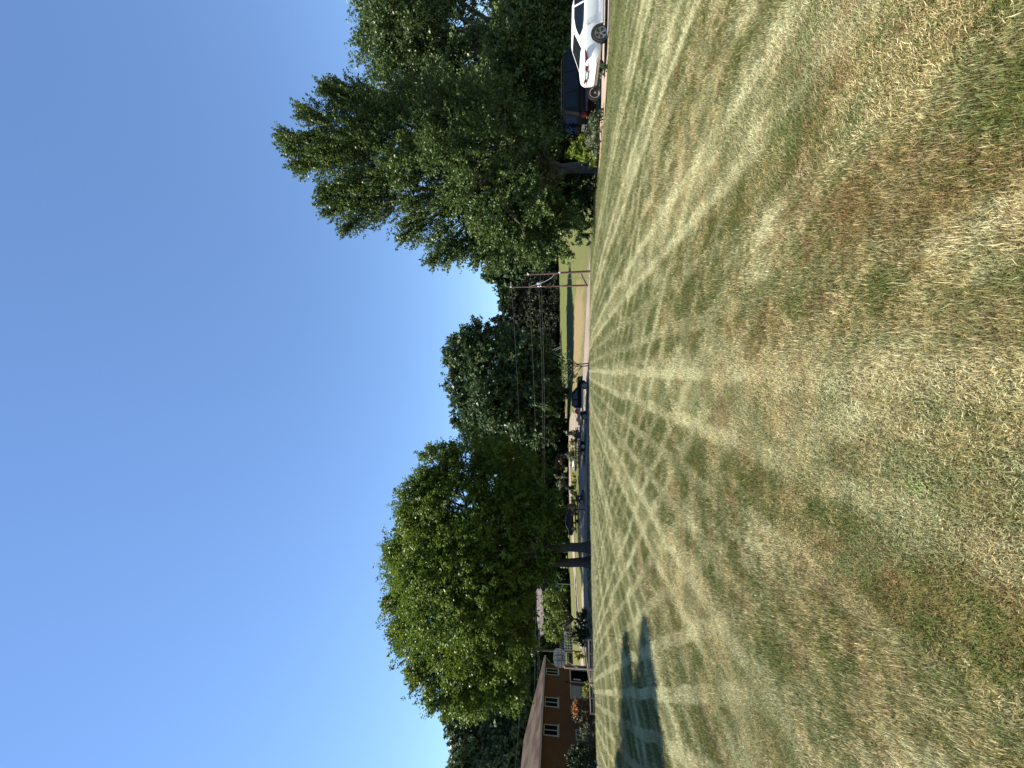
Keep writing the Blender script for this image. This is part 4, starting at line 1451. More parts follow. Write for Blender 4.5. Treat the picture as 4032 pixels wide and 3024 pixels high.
# dark leaning stub and the thin marker by the poles
lb = at(2309, 1122, 54.9)
le = at(2288, 1078, 54.9)
o = MB().tube([(0, 0, 0), (le - lb) * 0.5, le - lb], [0.12, 0.11, 0.09], 8).build('leaning_post', 'steel_black', None, smooth=True, angle=50)
o.location = lb
tag(o, 'short dark post leaning from the foot of the taller utility pole', 'post')
mk = at(2336, 1096, 47.5)
mkt = at(2232, 1096, 47.5)
t_ = thing('guy_marker', 'thin grey guy wire with pale yellow guard between the two utility poles', 'guy wire', mk)
MB().tube([(0, 0, -0.3), mkt - mk], 0.022, 6).build('wire', 'wire', t_)
MB().tube([(mkt - mk) * 0.45, (mkt - mk) * 0.85], 0.05, 6).build('guard', 'flag_yellow', t_)
for k, (Va, pa_, Vb, pb_) in enumerate(((2203, 1364, 2173, 1380), (2204, 1370, 2186, 1380))):
    a, b = at(Va, pa_, 104), at(Vb, pb_, 104)
    o = MB().tube([(0, 0, -0.4), b - a], 0.05, 8).build('leaning_pole', 'paint_white', None)
    o.location = a
    tag(o, ('longer' if k == 0 else 'shorter') + ' of the two white poles leaning at the meadow top', 'pole', 'white leaning poles')


def wire(label, a, b, sag, group, r=0.011):
    a, b = Vector(a), Vector(b)
    pts = []
    for i in range(25):
        t = i / 24
        p = a.lerp(b, t)
        p.z -= sag * 4 * t * (1 - t)
        pts.append(p - a)
    o = MB().tube(pts, r, 5).build('power_line', 'wire', None)
    o.location = a
    tag(o, label, 'wire', group)


G_ = 'overhead wires'
nm = ('topmost', 'second', 'third', 'lowest')
for k, (fB, VC, pyC, Vl) in enumerate(((0.985, 2050, 2556, 2000), (0.76, 2105, 2558, 2052), (0.63, 2118, 2559, 2062), (0.60, 2122, 2559, 2075))):
    qB = bB + dB * fB + Vector((0, -0.25, 0))
    qC = at(VC, pyC, 61.7)
    wire(nm[k] + ' overhead wire from the taller pole across the trees', qB, qC, 0.7, G_)
    wire(nm[k] + ' overhead wire running past the brick house roof', qC, at(Vl + 5, 3200, 47), 0.5, G_)
    if k > 0:
        wire(nm[k] + ' overhead wire between taller pole and meadow end trees', qB, at(2075 + 38 * k, 820, 62), 0.35, G_)
qB = bB + dB * 0.76
wire('curved service wire drooping between the two brown poles', bB + dB * 0.76, bA + dA * 0.55, 0.9, G_, 0.03)

# ------------------------------------------------------------------ street sign, hoop, fence, mailbox, stones
sb = on_ground(2257, 2302, 69)
st = at(2190, 2298, 69) - sb
sg = thing('street_sign', 'teal crossed street name sign on a thin grey post', 'sign', sb)
MB().tube([(0, 0, -0.3), st], 0.045, 8).build('post', 'steel_grey', sg)
for k, (az, zz) in enumerate(((R(8), 0.0), (R(75), -0.28))):
    mb = MB()
    c, s_ = math.cos(az), math.sin(az)
    L = 0.62
    pts = [(-L, -0.11), (L, -0.11), (L + 0.05, 0), (L, 0.11), (-L, 0.11), (-L - 0.05, 0)]
    mb.poly([(st.x + u * c + 0.06 * s_, st.y + u * s_ - 0.06 * c, st.z + zz + 0.12 + w) for u, w in pts], (-0.02 * s_, 0.02 * c, 0))
    bl = mb.build('name_blade', 'sign_teal', sg)
    mb = MB()
    for q in range(7):
        u = -0.48 + q * 0.16
        mb.poly([(st.x + (u + a) * c + 0.063 * s_, st.y + (u + a) * s_ - 0.063 * c, st.z + zz + 0.12 + w) for a, w in ((-0.04, -0.05), (0.04, -0.05), (0.04, 0.05), (-0.04, 0.05))], (0.001 * s_, -0.001 * c, 0))
    tag(mb.build('lettering', 'sign_letter', bl), kind='stuff')

hb = at(2328, 2636, 35)
hb = Vector((hb.x, hb.y, gz(hb.x, hb.y)))
hp = thing('basketball_hoop', 'basketball hoop with grey fan backboard on a rusty pale pole', 'basketball hoop', hb)
ptop = at(2222, 2629, 35) - hb
MB().tube([(0, 0, -0.4), ptop], 0.065, 10).build('pole', 'hoop_pole', hp, smooth=True, angle=50)
bc = at(2203, 2591, 34.0) - hb
w2, h2 = 0.84, 0.54
mb = MB()
out = []
for k in range(9):
    a = math.pi * k / 8
    out.append((bc.x + w2 * math.cos(a), bc.y, bc.z + 0.10 + (h2 - 0.10) * math.sin(a) ** 0.6))
out += [(bc.x - w2, bc.y, bc.z - 0.2), (bc.x - w2 * 0.6, bc.y, bc.z - h2), (bc.x + w2 * 0.6, bc.y, bc.z - h2), (bc.x + w2, bc.y, bc.z - 0.2)]
mb.poly(out, (0, 0.04, 0))
bd = mb.build('backboard', 'backboard', hp)
mb = MB()
for x_ in (-0.22, 0.22):
    mb.box(bc.x + x_ - 0.025, bc.x + x_ + 0.025, bc.y - 0.012, bc.y - 0.003, bc.z - h2 + 0.02, bc.z + h2 - 0.1)
for z_ in (-0.18, 0.12):
    mb.box(bc.x - w2 + 0.06, bc.x + w2 - 0.06, bc.y - 0.016, bc.y - 0.0125, bc.z + z_ - 0.02, bc.z + z_ + 0.02)
mb.build('stripes', 'plastic_black', bd)
mb = MB()
ring = [(bc.x + 0.23 * math.cos(2 * math.pi * k / 16), bc.y - 0.38 + 0.23 * math.sin(2 * math.pi * k / 16), bc.z - 0.28) for k in range(17)]
mb.tube(ring, 0.014, 6, cap=False)
mb.box(bc.x - 0.12, bc.x + 0.12, bc.y - 0.18, bc.y - 0.02, bc.z - 0.32, bc.z - 0.24)
mb.build('rim', 'paint_dark_red', hp)
mb = MB()
mb.tube([ptop, bc + Vector((-0.35, 0.06, -0.35))], 0.035, 6)
mb.tube([ptop - Vector((0, 0, 1.35)), ptop + Vector((0.95, -0.4, -0.05)), bc + Vector((0.2, 0.06, -0.4))], 0.035, 6)
mb.build('brace', 'hoop_pole', hp)

# low dark rail fence along the house drive
f0, f1 = on_ground(2330, 2520, 38), on_ground(2330, 2810, 36)
rf_ = thing('rail_fence', 'low weathered rail fence along the lawn edge before the house', 'fence', f0)
dv = f1 - f0
for k in range(6):
    q = dv * (k / 5)
    zz = gz(f0.x + q.x, f0.y + q.y) - f0.z
    MB().box(q.x - 0.05, q.x + 0.05, q.y - 0.05, q.y + 0.05, zz - 0.3, zz + 0.62).build('post', 'board_wood', rf_)
    if k < 5:
        q2 = dv * ((k + 1) / 5)
        z2 = gz(f0.x + q2.x, f0.y + q2.y) - f0.z
        for hh in (0.28, 0.55):
            MB().tube([(q.x, q.y, zz + hh), (q2.x, q2.y, z2 + hh)], 0.04, 6).build('rail', 'board_wood', rf_)

# white deck railing seen beside the wooden pole
dk0, dk1 = on_ground(2245, 2490, 78), on_ground(2245, 2560, 76)
dr = thing('deck_railing', 'white deck railing below the grey roofed house', 'railing', dk0)
dv = dk1 - dk0
for k in range(7):
    q = dv * (k / 6)
    MB().box(q.x - 0.05, q.x + 0.05, q.y - 0.05, q.y + 0.05, -0.2, 1.55).build('post', 'trim_white', dr)
for hh in (0.55, 1.05, 1.5):
    MB().tube([(0, 0, hh), dv + Vector((0, 0, hh))], 0.04, 6).build('rail', 'trim_white', dr)

mbx = on_ground(2300, 2006, 48.8)
ml = thing('mailbox', 'small dark mailbox on a thin post in the tree shade', 'mailbox', mbx)
MB().box(-0.05, 0.05, -0.05, 0.05, -0.2, 1.05).build('post', 'steel_black', ml)
mb = MB()
mb.poly([(-0.12, -0.25, 1.06), (0.12, -0.25, 1.06), (0.12, -0.25, 1.2), (0.08, -0.25, 1.28), (0, -0.25, 1.31), (-0.08, -0.25, 1.28), (-0.12, -0.25, 1.2)], (0, 0.5, 0))
mb.build('box', 'plastic_black', ml)


def boulder(label, V, py, D, r, mat, seed):
    rg = random.Random(seed)
    bm = bmesh.new()
    bmesh.ops.create_icosphere(bm, subdivisions=3, radius=r)
    ph = [rg.uniform(0, 6) for _ in range(6)]
    for v in bm.verts:
        c = v.co.normalized()
        k = 1 + 0.16 * math.sin(c.x * 4 + ph[0]) * math.sin(c.y * 3 + ph[1]) + 0.10 * math.sin(c.z * 7 + ph[2]) + 0.06 * math.sin(c.x * 11 + ph[3])
        v.co = c * r * k
        v.co.z *= 0.75
        v.co.x *= 1.2
    me = bpy.data.meshes.new('boulder')
    bm.to_mesh(me)
    bm.free()
    me.shade_smooth()
    me.set_sharp_from_angle(angle=R(28))
    me.materials.append(MATS[mat])
    o = bpy.data.objects.new('boulder', me)
    COL.objects.link(o)
    g = on_ground(V, py, D)
    o.location = g + Vector((0, 0, r * 0.45))
    tag(o, label, 'boulder', 'boulders between the roads')


boulder('pale cream boulder in the planted strip between the roads', 2276, 1828, 60, 0.50, 'stone_pale', 1)
boulder('dark grey boulder beside the pale one', 2277, 1844, 59.5, 0.45, 'stone_dark', 2)

# ------------------------------------------------------------------ vehicles
def loft(sections, mat, name, parent, angle=28):
    """sections: x, z_bottom, z_shoulder, z_top, half width; a closed body shell"""
    vs, fs = [], []
    n = None
    for x, zb, zs, zt, w in sections:
        h = zs - zb
        half = [(0.0, zb), (w * 0.80, zb), (w * 0.965, zb + 0.10 * h), (w * 1.0, zb + 0.38 * h), (w * 0.985, zb + 0.55 * h), (w * 0.992, zb + 0.80 * h), (w * 0.955, zs - 0.015), (w * 0.86, zs + (zt - zs) * 0.55), (w * 0.5, zt - 0.005), (0.0, zt)]
        ring = [(x, -y, z) for y, z in half] + [(x, y, z) for y, z in half[-2:0:-1]]
        n = len(ring)
        vs += ring
    for i in range(len(sections) - 1):
        for j in range(n):
            fs.append((i * n + j, i * n + (j + 1) % n, (i + 1) * n + (j + 1) % n, (i + 1) * n + j))
    fs.append(tuple(range(n)))
    fs.append(tuple(range((len(sections) - 1) * n, len(sections) * n)))
    return mesh_obj(name, vs, fs, mat, parent, smooth=True, angle=angle)


def cabin(parent, mat, base, top, name='cabin'):
    """glasshouse as a solid tapered shell: base = (x0, x1, z, halfwidth), top likewise, with a crowned roof"""
    vs, fs = [], []
    levels = []
    for t in (0, 0.25, 0.5, 0.75, 0.93, 1.0):
        x0 = base[0] + (top[0] - base[0]) * t
        x1 = base[1] + (top[1] - base[1]) * t
        z = base[2] + (top[2] - base[2]) * t
        w = base[3] + (top[3] - base[3]) * t
        if t == 1.0:
            x0, x1, w, z = x0 + 0.08, x1 - 0.08, w * 0.90, z + 0.015
        levels.append((x0, x1, z, w))
    for x0, x1, z, w in levels:
        vs += [(x0, -w * 0.90, z), (x0 + 0.10, -w, z), (x1 - 0.10, -w, z), (x1, -w * 0.90, z), (x1, w * 0.90, z), (x1 - 0.10, w, z), (x0 + 0.10, w, z), (x0, w * 0.90, z)]
    for i in range(len(levels) - 1):
        for j in range(8):
            fs.append((i * 8 + j, i * 8 + (j + 1) % 8, (i + 1) * 8 + (j + 1) % 8, (i + 1) * 8 + j))
    fs.append(tuple(range(8)))
    fs.append(tuple(range(len(vs) - 8, len(vs))))
    return mesh_obj(name, vs, fs, mat, parent, smooth=True, angle=25)


def side_panel(parent, name, mat, pts, base, top, side, lift=0.006):
    """panel lying on the slanted side of a cabin; pts = (x, t) with t 0..1 up the side"""
    P = []
    for x, t in pts:
        w = base[3] + (top[3] - base[3]) * t + lift
        z = base[2] + (top[2] - base[2]) * t
        P.append((x, side * w, z))
    mb = MB()
    mb.poly(P, (0, -side * 0.004, 0))
    return mb.build(name, mat, parent)


def end_panel(parent, name, mat, base, top, front, wb, wt, t0, t1, lift=0.007):
    P = []
    for sgn, t, ww in ((-1, t0, wb), (1, t0, wb), (1, t1, wt), (-1, t1, wt)):
        xa = base[1 if front else 0]
        xb = top[1 if front else 0]
        x = xa + (xb - xa) * t + (lift if front else -lift)
        P.append((x, sgn * ww, base[2] + (top[2] - base[2]) * t))
    mb = MB()
    mb.poly(P, (-0.004 if front else 0.004, 0, 0))
    return mb.build(name, mat, parent)


def wheel(parent, x, y, r, side, spokes=5, rim='alloy', hub='plastic_black', double=True, cover=False, wid=0.21):
    root = bpy.data.objects.new('wheel', None)
    COL.objects.link(root)
    root.parent = parent
    root.location = (x, y, r)
    s = side
    mb = MB()
    rr = r * 0.70
    mb.lathe([(rr, s * -wid), (r * 0.94, s * -wid), (r, s * (-wid + 0.03)), (r, s * -0.03), (r * 0.94, 0), (rr + 0.005, s * 0.004), (rr, s * -0.05)], (0, 0, 0), 'y', 32, cap=False)
    mb.build('tyre', 'rubber', root, smooth=True, angle=30)
    mb = MB()
    mb.lathe([(0.01, s * -0.055), (rr - 0.004, s * -0.055), (rr - 0.004, s * -0.048)], (0, 0, 0), 'y', 24)
    mb.build('wheel_disc', hub if not cover else rim, root)
    mb = MB()
    mb.lathe([(rr - 0.025, s * -0.045), (rr + 0.002, s * -0.045), (rr + 0.002, s * 0.008), (rr - 0.018, s * 0.0)], (0, 0, 0), 'y', 32, cap=False)
    mb.lathe([(0.045, s * -0.05), (0.05, s * -0.012), (0.03, s * -0.004)], (0, 0, 0), 'y', 16)
    if cover:
        for k in range(12):
            a = 2 * math.pi * k / 12
            c, d = math.cos(a), math.sin(a)
            R1 = rr * 0.80
            mb.add([(c * R1 + d * q * 0.02, s * -0.030, d * R1 - c * q * 0.02) for q in (-1, 1)] + [(c * (rr - 0.02) + d * q * 0.02, s * -0.030, d * (rr - 0.02) - c * q * 0.02) for q in (1, -1)], [(0, 1, 2, 3)])
    else:
        for k in range(spokes):
            a0 = 2 * math.pi * k / spokes + 0.2
            for off in ((-0.16, 0.16) if double else (0,)):
                a = a0 + off
                c, d = math.cos(a), math.sin(a)
                w0, w1 = 0.009, 0.022
                R0, R1 = 0.04, rr - 0.015
                P = []
                for q, Rr, ww in ((-1, R0, w0), (1, R0, w0), (1, R1, w1), (-1, R1, w1)):
                    P.append((c * Rr - d * q * ww, s * -0.010 if Rr < 0.1 else s * -0.006, d * Rr + c * q * ww))
                mb.poly(P, (0, s * -0.03, 0))
    mb.build('rim', rim, root)
    return root


def arch(parent, x, y, r, side, mat='plastic_black', z=None):
    """dark wheel well set in the body side"""
    mb = MB()
    pts = []
    z = r if z is None else z
    for k in range(15):
        a = math.pi * (-0.12 + 1.24 * k / 14)
        pts.append((x + (r + 0.055) * math.cos(a), y, max(z + (r + 0.055) * math.sin(a), 0.22)))
    mb.poly(pts, (0, -side * 0.10, 0))
    return mb.build('wheel_arch', mat, parent)


# --- white sedan on the drive (near side towards us, nose to the right)
cz = gz(15.0, 16.8)
car = thing('white_sedan', 'white fastback sedan parked on the driveway at the picture edge', 'car', (13.15, 16.80, cz + 0.03), R(-1.0))
WB = 0.90
loft([(0.0, 0.46, 0.84, 0.93, 0.70), (0.05, 0.40, 0.90, 1.02, 0.80), (0.18, 0.32, 0.96, 1.09, 0.865), (0.45, 0.27, 0.985, 1.115, 0.895), (0.95, 0.25, 0.985, 1.09, 0.905), (1.6, 0.23, 0.975, 1.03, 0.905), (3.0, 0.23, 0.945, 1.0, 0.905), (3.6, 0.24, 0.90, 0.985, 0.90), (4.2, 0.25, 0.80, 0.90, 0.885), (4.6, 0.30, 0.68, 0.78, 0.83), (4.78, 0.40, 0.58, 0.66, 0.66)], 'car_white', 'body', car)
cb, ct = (0.42, 3.62, 1.00, 0.83), (1.55, 2.55, 1.435, 0.62)
cabin(car, 'car_white', cb, ct)
for s_ in (-1, 1):
    side_panel(car, 'side_window', 'car_glass', [(1.02, 0.34), (1.25, 0.08), (1.55, 0.03), (2.28, 0.0), (2.28, 0.86), (1.85, 0.86), (1.45, 0.72), (1.15, 0.5)], cb, ct, s_)
    side_panel(car, 'side_window', 'car_glass', [(2.36, 0.0), (3.35, 0.02), (2.95, 0.5), (2.62, 0.86), (2.36, 0.86)], cb, ct, s_)
    for wx in (0.93, 3.72):
        arch(car, wx, s_ * (WB + 0.010), 0.33, s_)
        wheel(car, wx, s_ * (WB + 0.022), 0.33, s_)
    for hx in (1.30, 2.32):
        mb = MB()
        mb.tube([(hx, s_ * (WB + 0.004), 0.83), (hx + 0.06, s_ * (WB + 0.03), 0.835), (hx + 0.17, s_ * (WB + 0.03), 0.835), (hx + 0.22, s_ * (WB + 0.004), 0.83)], 0.014, 6)
        mb.build('door_handle', 'chrome', car)
    for hx in (1.36, 2.40, 3.42):
        mb = MB()
        mb.box(hx - 0.006, hx + 0.006, s_ * WB - 0.02, s_ * (WB + 0.0075), 0.34, 0.93)
        mb.build('door_gap', 'plastic_grey', car)
    mb = MB()
    mb.box(1.35, 3.25, min(s_ * (WB - 0.03), s_ * (WB + 0.022)), max(s_ * (WB - 0.03), s_ * (WB + 0.022)), 0.235, 0.345)
    mb.build('rocker_panel', 'car_white', car)
    mb = MB()
    mb.box(1.33, 3.27, min(s_ * (WB - 0.03), s_ * (WB + 0.012)), max(s_ * (WB - 0.03), s_ * (WB + 0.012)), 0.19, 0.232)
    mb.build('skirt', 'plastic_grey', car)
    mb = MB()
    ys = s_ * 0.60
    mb.poly([(0.01, s_ * 0.26, 0.80), (0.01, s_ * 0.26, 0.90), (0.045, s_ * 0.58, 0.925), (0.10, s_ * 0.80, 0.945), (0.40, s_ * 0.912, 0.965), (0.26, s_ * 0.905, 0.89), (0.10, s_ * 0.83, 0.815), (0.035, s_ * 0.62, 0.785)], (-0.045, s_ * 0.012, 0.0))
    mb.build('tail_light', 'lamp_red', car)
    mb = MB()
    mb.poly([(4.70, s_ * 0.45, 0.62), (4.66, s_ * 0.72, 0.68), (4.35, s_ * 0.88, 0.76), (4.45, s_ * 0.86, 0.66), (4.68, s_ * 0.70, 0.60)], (0.03, s_ * 0.01, 0))
    mb.build('headlight', 'lamp_clear', car)
    mb = MB()
    mb.poly([(3.20, s_ * 0.84, 1.0), (3.30, s_ * 0.84, 1.0), (3.32, s_ * 1.02, 1.06), (3.30, s_ * 1.04, 1.16), (3.16, s_ * 1.02, 1.15), (3.16, s_ * 0.98, 1.04)], (0.0, 0, 0.02))
    mb.build('wing_mirror', 'car_white', car)
end_panel(car, 'rear_window', 'car_glass', cb, ct, False, 0.66, 0.50, 0.10, 0.90)
end_panel(car, 'windscreen', 'car_glass', cb, ct, True, 0.70, 0.54, 0.06, 0.92)
mb = MB()
mb.box(-0.02, 0.03, -0.255, 0.255, 0.735, 0.885)
mb.build('number_plate', 'plate_white', car)
mb = MB()
mb.box(-0.028, -0.021, -0.18, 0.18, 0.78, 0.835)
mb.build('plate_lettering', 'sign_letter', car)
mb = MB()
mb.poly([(-0.02, -0.62, 0.42), (-0.02, 0.62, 0.42), (0.06, 0.72, 0.32), (0.06, -0.72, 0.32)], (0.05, 0, 0))
mb.build('rear_diffuser', 'plastic_grey', car)
mb = MB()
mb.tube([(0.02, -0.78, 0.36), (-0.025, -0.60, 0.435), (-0.035, 0.0, 0.44), (-0.025, 0.60, 0.435), (0.02, 0.78, 0.36)], 0.018, 6)
mb.build('bumper_trim', 'plastic_black', car)
mb = MB()
mb.box(0.12, 0.16, -0.02, 0.02, 1.05, 1.085)
mb.build('badge', 'chrome', car)

# --- black station wagon / SUV behind it
sv = thing('black_suv', 'long black sport utility wagon parked in the shade behind the sedan', 'car', (13.02, 20.0, gz(15, 20) + 0.03), R(0.5))
loft([(0.0, 0.50, 0.98, 1.06, 0.86), (0.06, 0.42, 1.06, 1.12, 0.93), (0.3, 0.36, 1.10, 1.15, 0.96), (3.6, 0.34, 1.10, 1.15, 0.97), (3.75, 0.34, 1.07, 1.14, 0.97), (4.9, 0.36, 0.98, 1.08, 0.95), (5.15, 0.45, 0.90, 0.98, 0.88)], 'car_black', 'body', sv)
cb, ct = (0.02, 4.0, 1.10, 0.93), (0.32, 3.25, 1.86, 0.76)
cabin(sv, 'car_black', cb, ct)
for s_ in (-1, 1):
    for xa, xb, x2, x3 in ((0.40, 1.18, 1.18, 0.55), (1.28, 2.20, 2.20, 1.28), (2.28, 3.12, 3.12, 2.28)):
        side_panel(sv, 'side_window', 'car_glass_blue', [(xa, 0.12), (xb, 0.12), (x2, 0.86), (x3, 0.86)], cb, ct, s_)
    side_panel(sv, 'side_window', 'car_glass_blue', [(3.20, 0.12), (3.75, 0.12), (3.28, 0.80), (3.20, 0.86)], cb, ct, s_)
    mb = MB()
    mb.box(0.15, 4.9, min(s_ * 0.955, s_ * 0.985), max(s_ * 0.955, s_ * 0.985), 0.70, 0.80)
    mb.build('body_moulding', 'car_navy', sv)
    mb = MB()
    mb.box(-0.03, 0.10, min(s_ * 0.76, s_ * 0.955), max(s_ * 0.76, s_ * 0.955), 0.74, 0.94)
    mb.build('tail_light', 'lamp_orange', sv)
    mb = MB()
    mb.tube([(0.5, s_ * 0.66, 1.90), (0.6, s_ * 0.66, 1.95), (3.0, s_ * 0.66, 1.95), (3.1, s_ * 0.66, 1.90)], 0.02, 6)
    mb.build('roof_rail', 'plastic_black', sv)
    for wx in (0.98, 3.95):
        arch(sv, wx, s_ * 0.977, 0.36, s_)
        wheel(sv, wx, s_ * 0.990, 0.36, s_, rim='chrome', cover=True)
end_panel(sv, 'rear_window', 'car_glass_blue', cb, ct, False, 0.74, 0.62, 0.12, 0.85)
end_panel(sv, 'windscreen', 'car_glass_blue', cb, ct, True, 0.80, 0.66, 0.08, 0.9)
mb = MB()
mb.box(-0.14, 0.02, -0.93, 0.93, 0.45, 0.62)
mb.build('rear_bumper', 'plastic_black', sv)
mb = MB()
mb.box(-0.045, -0.005, -0.26, 0.26, 0.78, 0.93)
mb.build('number_plate', 'plate_white', sv)

# --- dark car parked on the side road under the trees
dcp = on_ground(2263, 2045, 60)
dc = thing('dark_sedan', 'dark sedan with blue-tinted glass parked on the shaded side road', 'car', dcp + Vector((0, 0, 0.06)), R(22))
loft([(-2.3, 0.45, 0.86, 0.93, 0.70), (-2.2, 0.36, 0.95, 1.02, 0.84), (-1.7, 0.30, 0.98, 1.06, 0.89), (0.8, 0.28, 0.96, 1.03, 0.90), (1.5, 0.28, 0.88, 1.0, 0.89), (2.1, 0.32, 0.72, 0.85, 0.84), (2.3, 0.42, 0.62, 0.7, 0.7)], 'car_charcoal', 'body', dc)
cb, ct = (-1.75, 1.35, 1.0, 0.82), (-0.95, 0.35, 1.46, 0.64)
cabin(dc, 'car_charcoal', cb, ct)
for s_ in (-1, 1):
    side_panel(dc, 'side_window', 'car_glass_blue', [(-1.25, 0.1), (-0.35, 0.1), (-0.35, 0.86), (-0.8, 0.86)], cb, ct, s_)
    side_panel(dc, 'side_window', 'car_glass_blue', [(-0.25, 0.1), (0.95, 0.1), (0.35, 0.86), (-0.25, 0.86)], cb, ct, s_)
    for wx in (-1.4, 1.4):
        arch(dc, wx, s_ * 0.902, 0.33, s_)
        wheel(dc, wx, s_ * 0.915, 0.33, s_)
    mb = MB()
    mb.box(-2.33, -2.2, min(s_ * 0.5, s_ * 0.80), max(s_ * 0.5, s_ * 0.80), 0.72, 0.86)
    mb.build('tail_light', 'lamp_red', dc)
    mb = MB()
    mb.box(2.2, 2.33, min(s_ * 0.42, s_ * 0.72), max(s_ * 0.42, s_ * 0.72), 0.52, 0.64)
    mb.build('headlight', 'lamp_clear', dc)
end_panel(dc, 'rear_window', 'car_glass_blue', cb, ct, False, 0.68, 0.54, 0.08, 0.92)
end_panel(dc, 'windscreen', 'car_glass_blue', cb, ct, True, 0.72, 0.56, 0.06, 0.92)

# --- far white car at the meadow top
fc = thing('far_white_car', 'white car half hidden at the meadow top beside the shed', 'car', on_ground(2200, 1232, 120), R(150))
loft([(-2.2, 0.45, 0.86, 0.93, 0.70), (-2.1, 0.36, 0.95, 1.02, 0.84), (0.8, 0.28, 0.96, 1.03, 0.90), (2.1, 0.32, 0.72, 0.85, 0.84), (2.2, 0.42, 0.62, 0.7, 0.7)], 'car_white', 'body', fc)
cb, ct = (-1.75, 1.35, 1.0, 0.82), (-0.95, 0.35, 1.46, 0.64)
cabin(fc, 'car_white', cb, ct)
for s_ in (-1, 1):
    side_panel(fc, 'side_window', 'car_glass', [(-1.25, 0.1), (0.95, 0.1), (0.35, 0.86), (-0.8, 0.86)], cb, ct, s_)
    for wx in (-1.4, 1.4):
        wheel(fc, wx, s_ * 0.90, 0.33, s_)
    mb = MB()
    mb.box(-2.24, -2.1, min(s_ * 0.5, s_ * 0.80), max(s_ * 0.5, s_ * 0.80), 0.72, 0.86)
    mb.build('tail_light', 'lamp_red', fc)

# --- black flatbed pickup of the mowing crew, nose to the right
trp = on_ground(2319, 1575, 49.8)
tr = thing('pickup_truck', 'black crew-cab pickup truck with wooden flatbed stopped on the road', 'truck', (trp.x, 49.8, gz(trp.x, 49.8) + 0.06), R(-7))
loft([(-0.85, 0.62, 1.12, 1.16, 0.92), (-0.78, 0.58, 1.16, 1.20, 0.94), (1.2, 0.58, 1.16, 1.22, 0.95), (1.35, 0.58, 1.16, 1.24, 0.95), (2.2, 0.60, 1.13, 1.24, 0.94), (2.75, 0.62, 1.06, 1.20, 0.92), (2.95, 0.66, 0.96, 1.10, 0.84)], 'car_black', 'body', tr)
cb, ct = (-0.85, 1.62, 1.18, 0.90), (-0.72, 0.85, 1.90, 0.74)
cabin(tr, 'car_black', cb, ct)
for s_ in (-1, 1):
    side_panel(tr, 'side_window', 'car_glass', [(-0.62, 0.1), (0.08, 0.1), (0.08, 0.84), (-0.58, 0.84)], cb, ct, s_)
    side_panel(tr, 'side_window', 'car_glass', [(0.24, 0.1), (1.28, 0.1), (0.84, 0.80), (0.24, 0.84)], cb, ct, s_)
    mb = MB()
    mb.box(-0.80, 2.1, min(s_ * 0.93, s_ * 0.965), max(s_ * 0.93, s_ * 0.965), 0.56, 0.74)
    mb.build('rocker_panel', 'trim_cream', tr)
    mb = MB()
    mb.box(-0.75, 1.35, min(s_ * 0.90, s_ * 1.05), max(s_ * 0.90, s_ * 1.05), 0.40, 0.46)
    mb.build('running_board', 'steel_black', tr)
    for wx in (1.95, -1.95):
        if wx > 0:
            arch(tr, wx, s_ * 0.955, 0.41, s_)
        wheel(tr, wx, s_ * 0.985, 0.41, s_, spokes=6, rim='alloy')
    mb = MB()
    mb.poly([(2.86, s_ * 0.55, 0.88), (2.86, s_ * 0.55, 1.06), (2.72, s_ * 0.90, 1.05), (2.74, s_ * 0.90, 0.88)], (0.06, s_ * 0.02, 0))
    mb.build('headlight', 'lamp_clear', tr)
    mb = MB()
    mb.tube([(1.35, s_ * 0.93, 1.25), (1.32, s_ * 1.08, 1.28)], 0.025, 6)
    mb.box(1.24, 1.34, min(s_ * 1.04, s_ * 1.22), max(s_ * 1.04, s_ * 1.22), 1.20, 1.46)
    mb.build('wing_mirror', 'plastic_black', tr)
end_panel(tr, 'windscreen', 'car_glass', cb, ct, True, 0.78, 0.64, 0.06, 0.92)
end_panel(tr, 'rear_window', 'car_glass', cb, ct, False, 0.6, 0.5, 0.2, 0.85)
mb = MB()
mb.box(2.90, 3.02, -0.88, 0.88, 0.58, 0.74)
mb.build('front_bumper', 'plastic_black', tr)
mb = MB()
mb.box(2.93, 2.99, -0.5, 0.5, 0.80, 1.04)
mb.build('grille', 'plastic_black', tr)
mb = MB()
mb.box(-3.1, 1.0, -0.35, 0.35, 0.50, 0.64)
mb.build('chassis', 'steel_black', tr)
mb = MB()
mb.box(-3.05, -0.92, -0.98, 0.98, 0.86, 0.92)
mb.build('bed_floor', 'board_wood', tr)
for k in range(2):
    for s_ in (-1, 1):
        MB().box(-3.05, -0.92, min(s_ * 0.985, s_ * 1.025), max(s_ * 0.985, s_ * 1.025), 0.86 + k * 0.155, 0.86 + k * 0.155 + 0.148).build('side_board', 'board_wood', tr)
MB().box(-0.95, -0.89, -0.9, 0.9, 0.93, 1.62).build('headboard', 'board_white', tr)
MB().box(-3.14, -3.06, -0.98, 0.98, 0.72, 0.86).build('rear_bumper', 'steel_black', tr)
MB().box(-1.35, -1.0, -0.8, -0.55, 0.45, 0.62).build('tool_box', 'paint_white', tr)
TRM = Matrix.Translation(tr.location) @ Matrix.Rotation(R(-7), 4, 'Z')


def on_truck(x, y, z):
    return TRM @ Vector((x, y, z))


